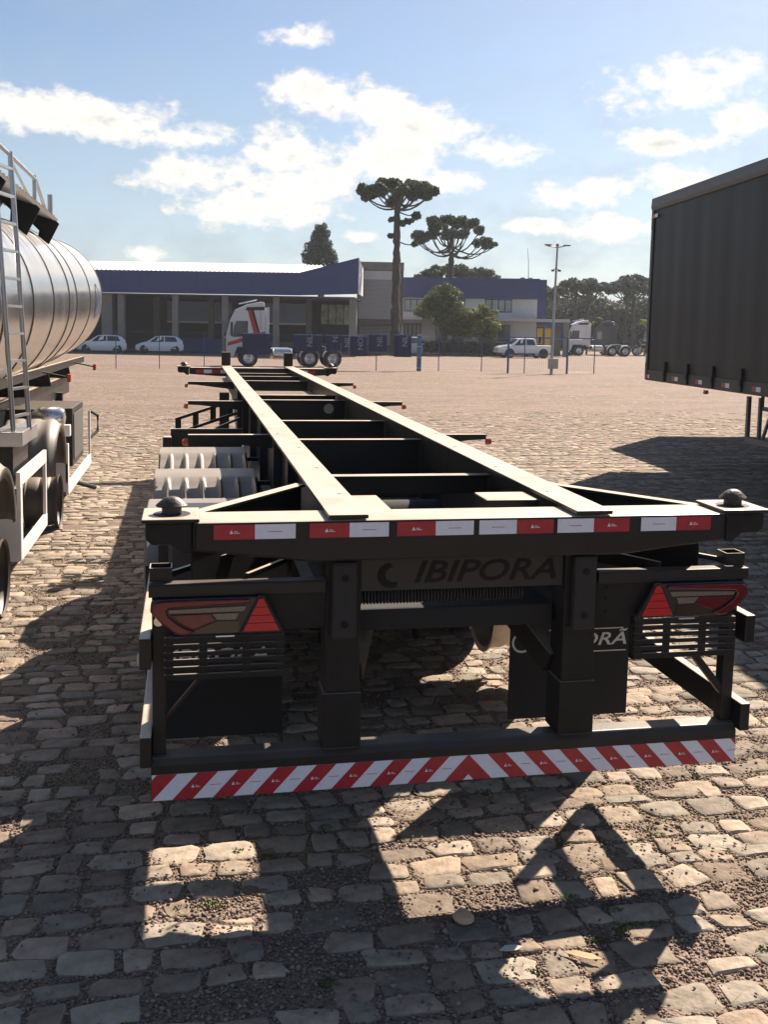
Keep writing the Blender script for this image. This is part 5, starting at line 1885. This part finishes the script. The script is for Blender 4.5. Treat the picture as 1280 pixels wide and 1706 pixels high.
# ------------------------------------------------------------------ person near the far truck
me = bpy.data.meshes.new('person')
J = dict(pelvis=(0, 0, .95), belly=(0, 0, 1.12), chest=(0, .01, 1.36), neck=(0, .01, 1.50), head0=(0, 0, 1.58), head1=(0, -.01, 1.70),
         lh=(.10, 0, .90), lk=(.12, -.04, .50), la=(.13, .03, .09), lt=(.14, -.12, .04),
         rh=(-.10, 0, .90), rk=(-.13, .05, .50), ra=(-.14, .10, .09), rt=(-.15, -.04, .04),
         ls=(.19, 0, 1.42), le=(.25, .04, 1.15), lw=(.22, -.10, .95), lf=(.21, -.15, .87),
         rs=(-.19, 0, 1.42), re=(-.25, .06, 1.14), rw=(-.22, -.08, .94), rf=(-.21, -.13, .86))
rad = dict(pelvis=.15, belly=.14, chest=.16, neck=.055, head0=.085, head1=.095, lh=.09, lk=.062, la=.045, lt=.04, rh=.09, rk=.062, ra=.045, rt=.04,
           ls=.065, le=.047, lw=.035, lf=.035, rs=.065, re=.047, rw=.035, rf=.035)
ed = [('pelvis', 'belly'), ('belly', 'chest'), ('chest', 'neck'), ('neck', 'head0'), ('head0', 'head1'), ('pelvis', 'lh'), ('lh', 'lk'), ('lk', 'la'), ('la', 'lt'), ('pelvis', 'rh'), ('rh', 'rk'), ('rk', 'ra'), ('ra', 'rt'),
      ('chest', 'ls'), ('ls', 'le'), ('le', 'lw'), ('lw', 'lf'), ('chest', 'rs'), ('rs', 're'), ('re', 'rw'), ('rw', 'rf')]
keys = list(J)
me.from_pydata([J[k] for k in keys], [(keys.index(a), keys.index(b)) for a, b in ed], [])
po = bpy.data.objects.new('person', me)
col.objects.link(po)
sk = po.modifiers.new('skin', 'SKIN')
po.modifiers.new('sub', 'SUBSURF').levels = 1
for i, k in enumerate(keys):
    v = me.skin_vertices[0].data[i]
    v.radius = (rad[k], rad[k] * (.78 if k in ('pelvis', 'belly', 'chest') else 1.0))
    v.use_root = k == 'pelvis'
dg = bpy.context.evaluated_depsgraph_get()
me2 = bpy.data.meshes.new_from_object(po.evaluated_get(dg))
po.modifiers.clear()
po.data = me2
me2.materials.clear()
for m in (TROUS, SHIRT, SKIN, RUBBER):
    me2.materials.append(m)
for p in me2.polygons:
    z = p.center.z
    x = abs(p.center.x)
    p.material_index = 3 if z < .10 else (2 if z > 1.50 or (x > .17 and z < 1.05) else (0 if z < 1.0 else 1))
    p.use_smooth = True
po.location = (45.6, 95.5, .0)
po.rotation_euler = (0, 0, .5)
tag(po, 'person in dark top and light trousers walking by the trucks', 'person')
hair = MB().lathe([(.001, .10), (.06, .085), (.10, .03), (.105, -.02), (.09, -.05)], (0, .012, 1.70), 14, 'z').build('hair', mat('dark_hair', (.015, .012, .010), .6), po, smooth=True)

# moss and weeds in the joints behind the trailer
mc, mr_ = [], []
for k in range(46):
    x = rt.choice((rt.uniform(.3, 1.6), rt.uniform(-2.0, .4)))
    mc.append((x, rt.uniform(-1.1, 1.2), .003))
    mr_.append((rt.uniform(.015, .05), rt.uniform(.012, .03), .010))
ms = leaf_mesh('moss', mc, mr_, 2600, .007, mat('joint_moss', (.09, .115, .025), .8, vary=.3, island=.4), yard, seed=91, fill=.6)
ms['kind'] = 'stuff'
# brake hoses looping under the axles
for k, (xa, ya, xb, yb, zz) in enumerate(((-.34, 2.0, .05, 1.7, -1.06), (.34, 2.0, .0, 1.72, -1.02), (-.30, 3.2, .2, 2.9, -1.08), (.36, 3.25, -.1, 2.85, -1.0), (-.2, 1.84, .22, 1.5, -.75))):
    pts = []
    for j in range(13):
        t = j / 12
        pts.append((xa + (xb - xa) * t, ya + (yb - ya) * t, AZ + .1 + (zz - AZ - .1) * 4 * t * (1 - t) + .35 * t * t))
    MB().tube(pts, .011, 6).build('brake_hose', RUBBER, TR, smooth=True)
for sx in (-1, 1):
    # slack adjusters, brake camshafts and height of the rear axle group
    for ay in AXY:
        MB().tube([(sx * .30, ay - .10, AZ + .02), (sx * .80, ay - .10, AZ + .02)], .02, 8).build('brake_camshaft', BLACKM, TR, smooth=True)
        MB().prism([(ay - .16, AZ + .05), (ay - .10, AZ + .08), (ay - .04, AZ - .16), (ay - .10, AZ - .18)], sx * .29 - .012, sx * .29 + .012, 'x').build('slack_adjuster', BLACKM, TR)
    # weld beads where the posts meet the bolster and the bumper
    for (za, yv) in ((-.1575, -.003), (-.922, -.008)):
        wb = MB()
        wb.tube([(sx * .485 - .068 + .0136 * k, yv - .002 * (k % 2), za) for k in range(11)], .005, 6)
        wb.build('weld_bead', BLACKM, TR, smooth=True)
    wb = MB()
    wb.tube([(sx * 1.05 + .002 * (k % 2), -.103, -.006 - .0095 * k) for k in range(11)], .004, 6)
    wb.build('weld_bead', BLACKM, TR, smooth=True)
    for zc in (-.42, -.36, -.32):
        MB().lathe([(.001, -.006), (.007, -.006), (.007, 0), (.001, 0)], (sx * .60, .0035, zc), 8, 'y').build('bolt', BLACKM, TR)

# ------------------------------------------------------------------ thin summer haze over the yard
hm = bpy.data.materials.new('haze_air')
hm.use_nodes = True
hm.node_tree.nodes.clear()
pv = hm.node_tree.nodes.new('ShaderNodeVolumePrincipled')
pv.inputs['Color'].default_value = (0.86, 0.92, 1.0, 1)
pv.inputs['Density'].default_value = 0.0003
pv.inputs['Anisotropy'].default_value = 0.3
mo = hm.node_tree.nodes.new('ShaderNodeOutputMaterial')
hm.node_tree.links.new(pv.outputs[0], mo.inputs['Volume'])
hb = MB().box(-920, 920, -120, 920, -1.0, 18.5).build('haze', hm)
tag(hb, None, None, kind='stuff')
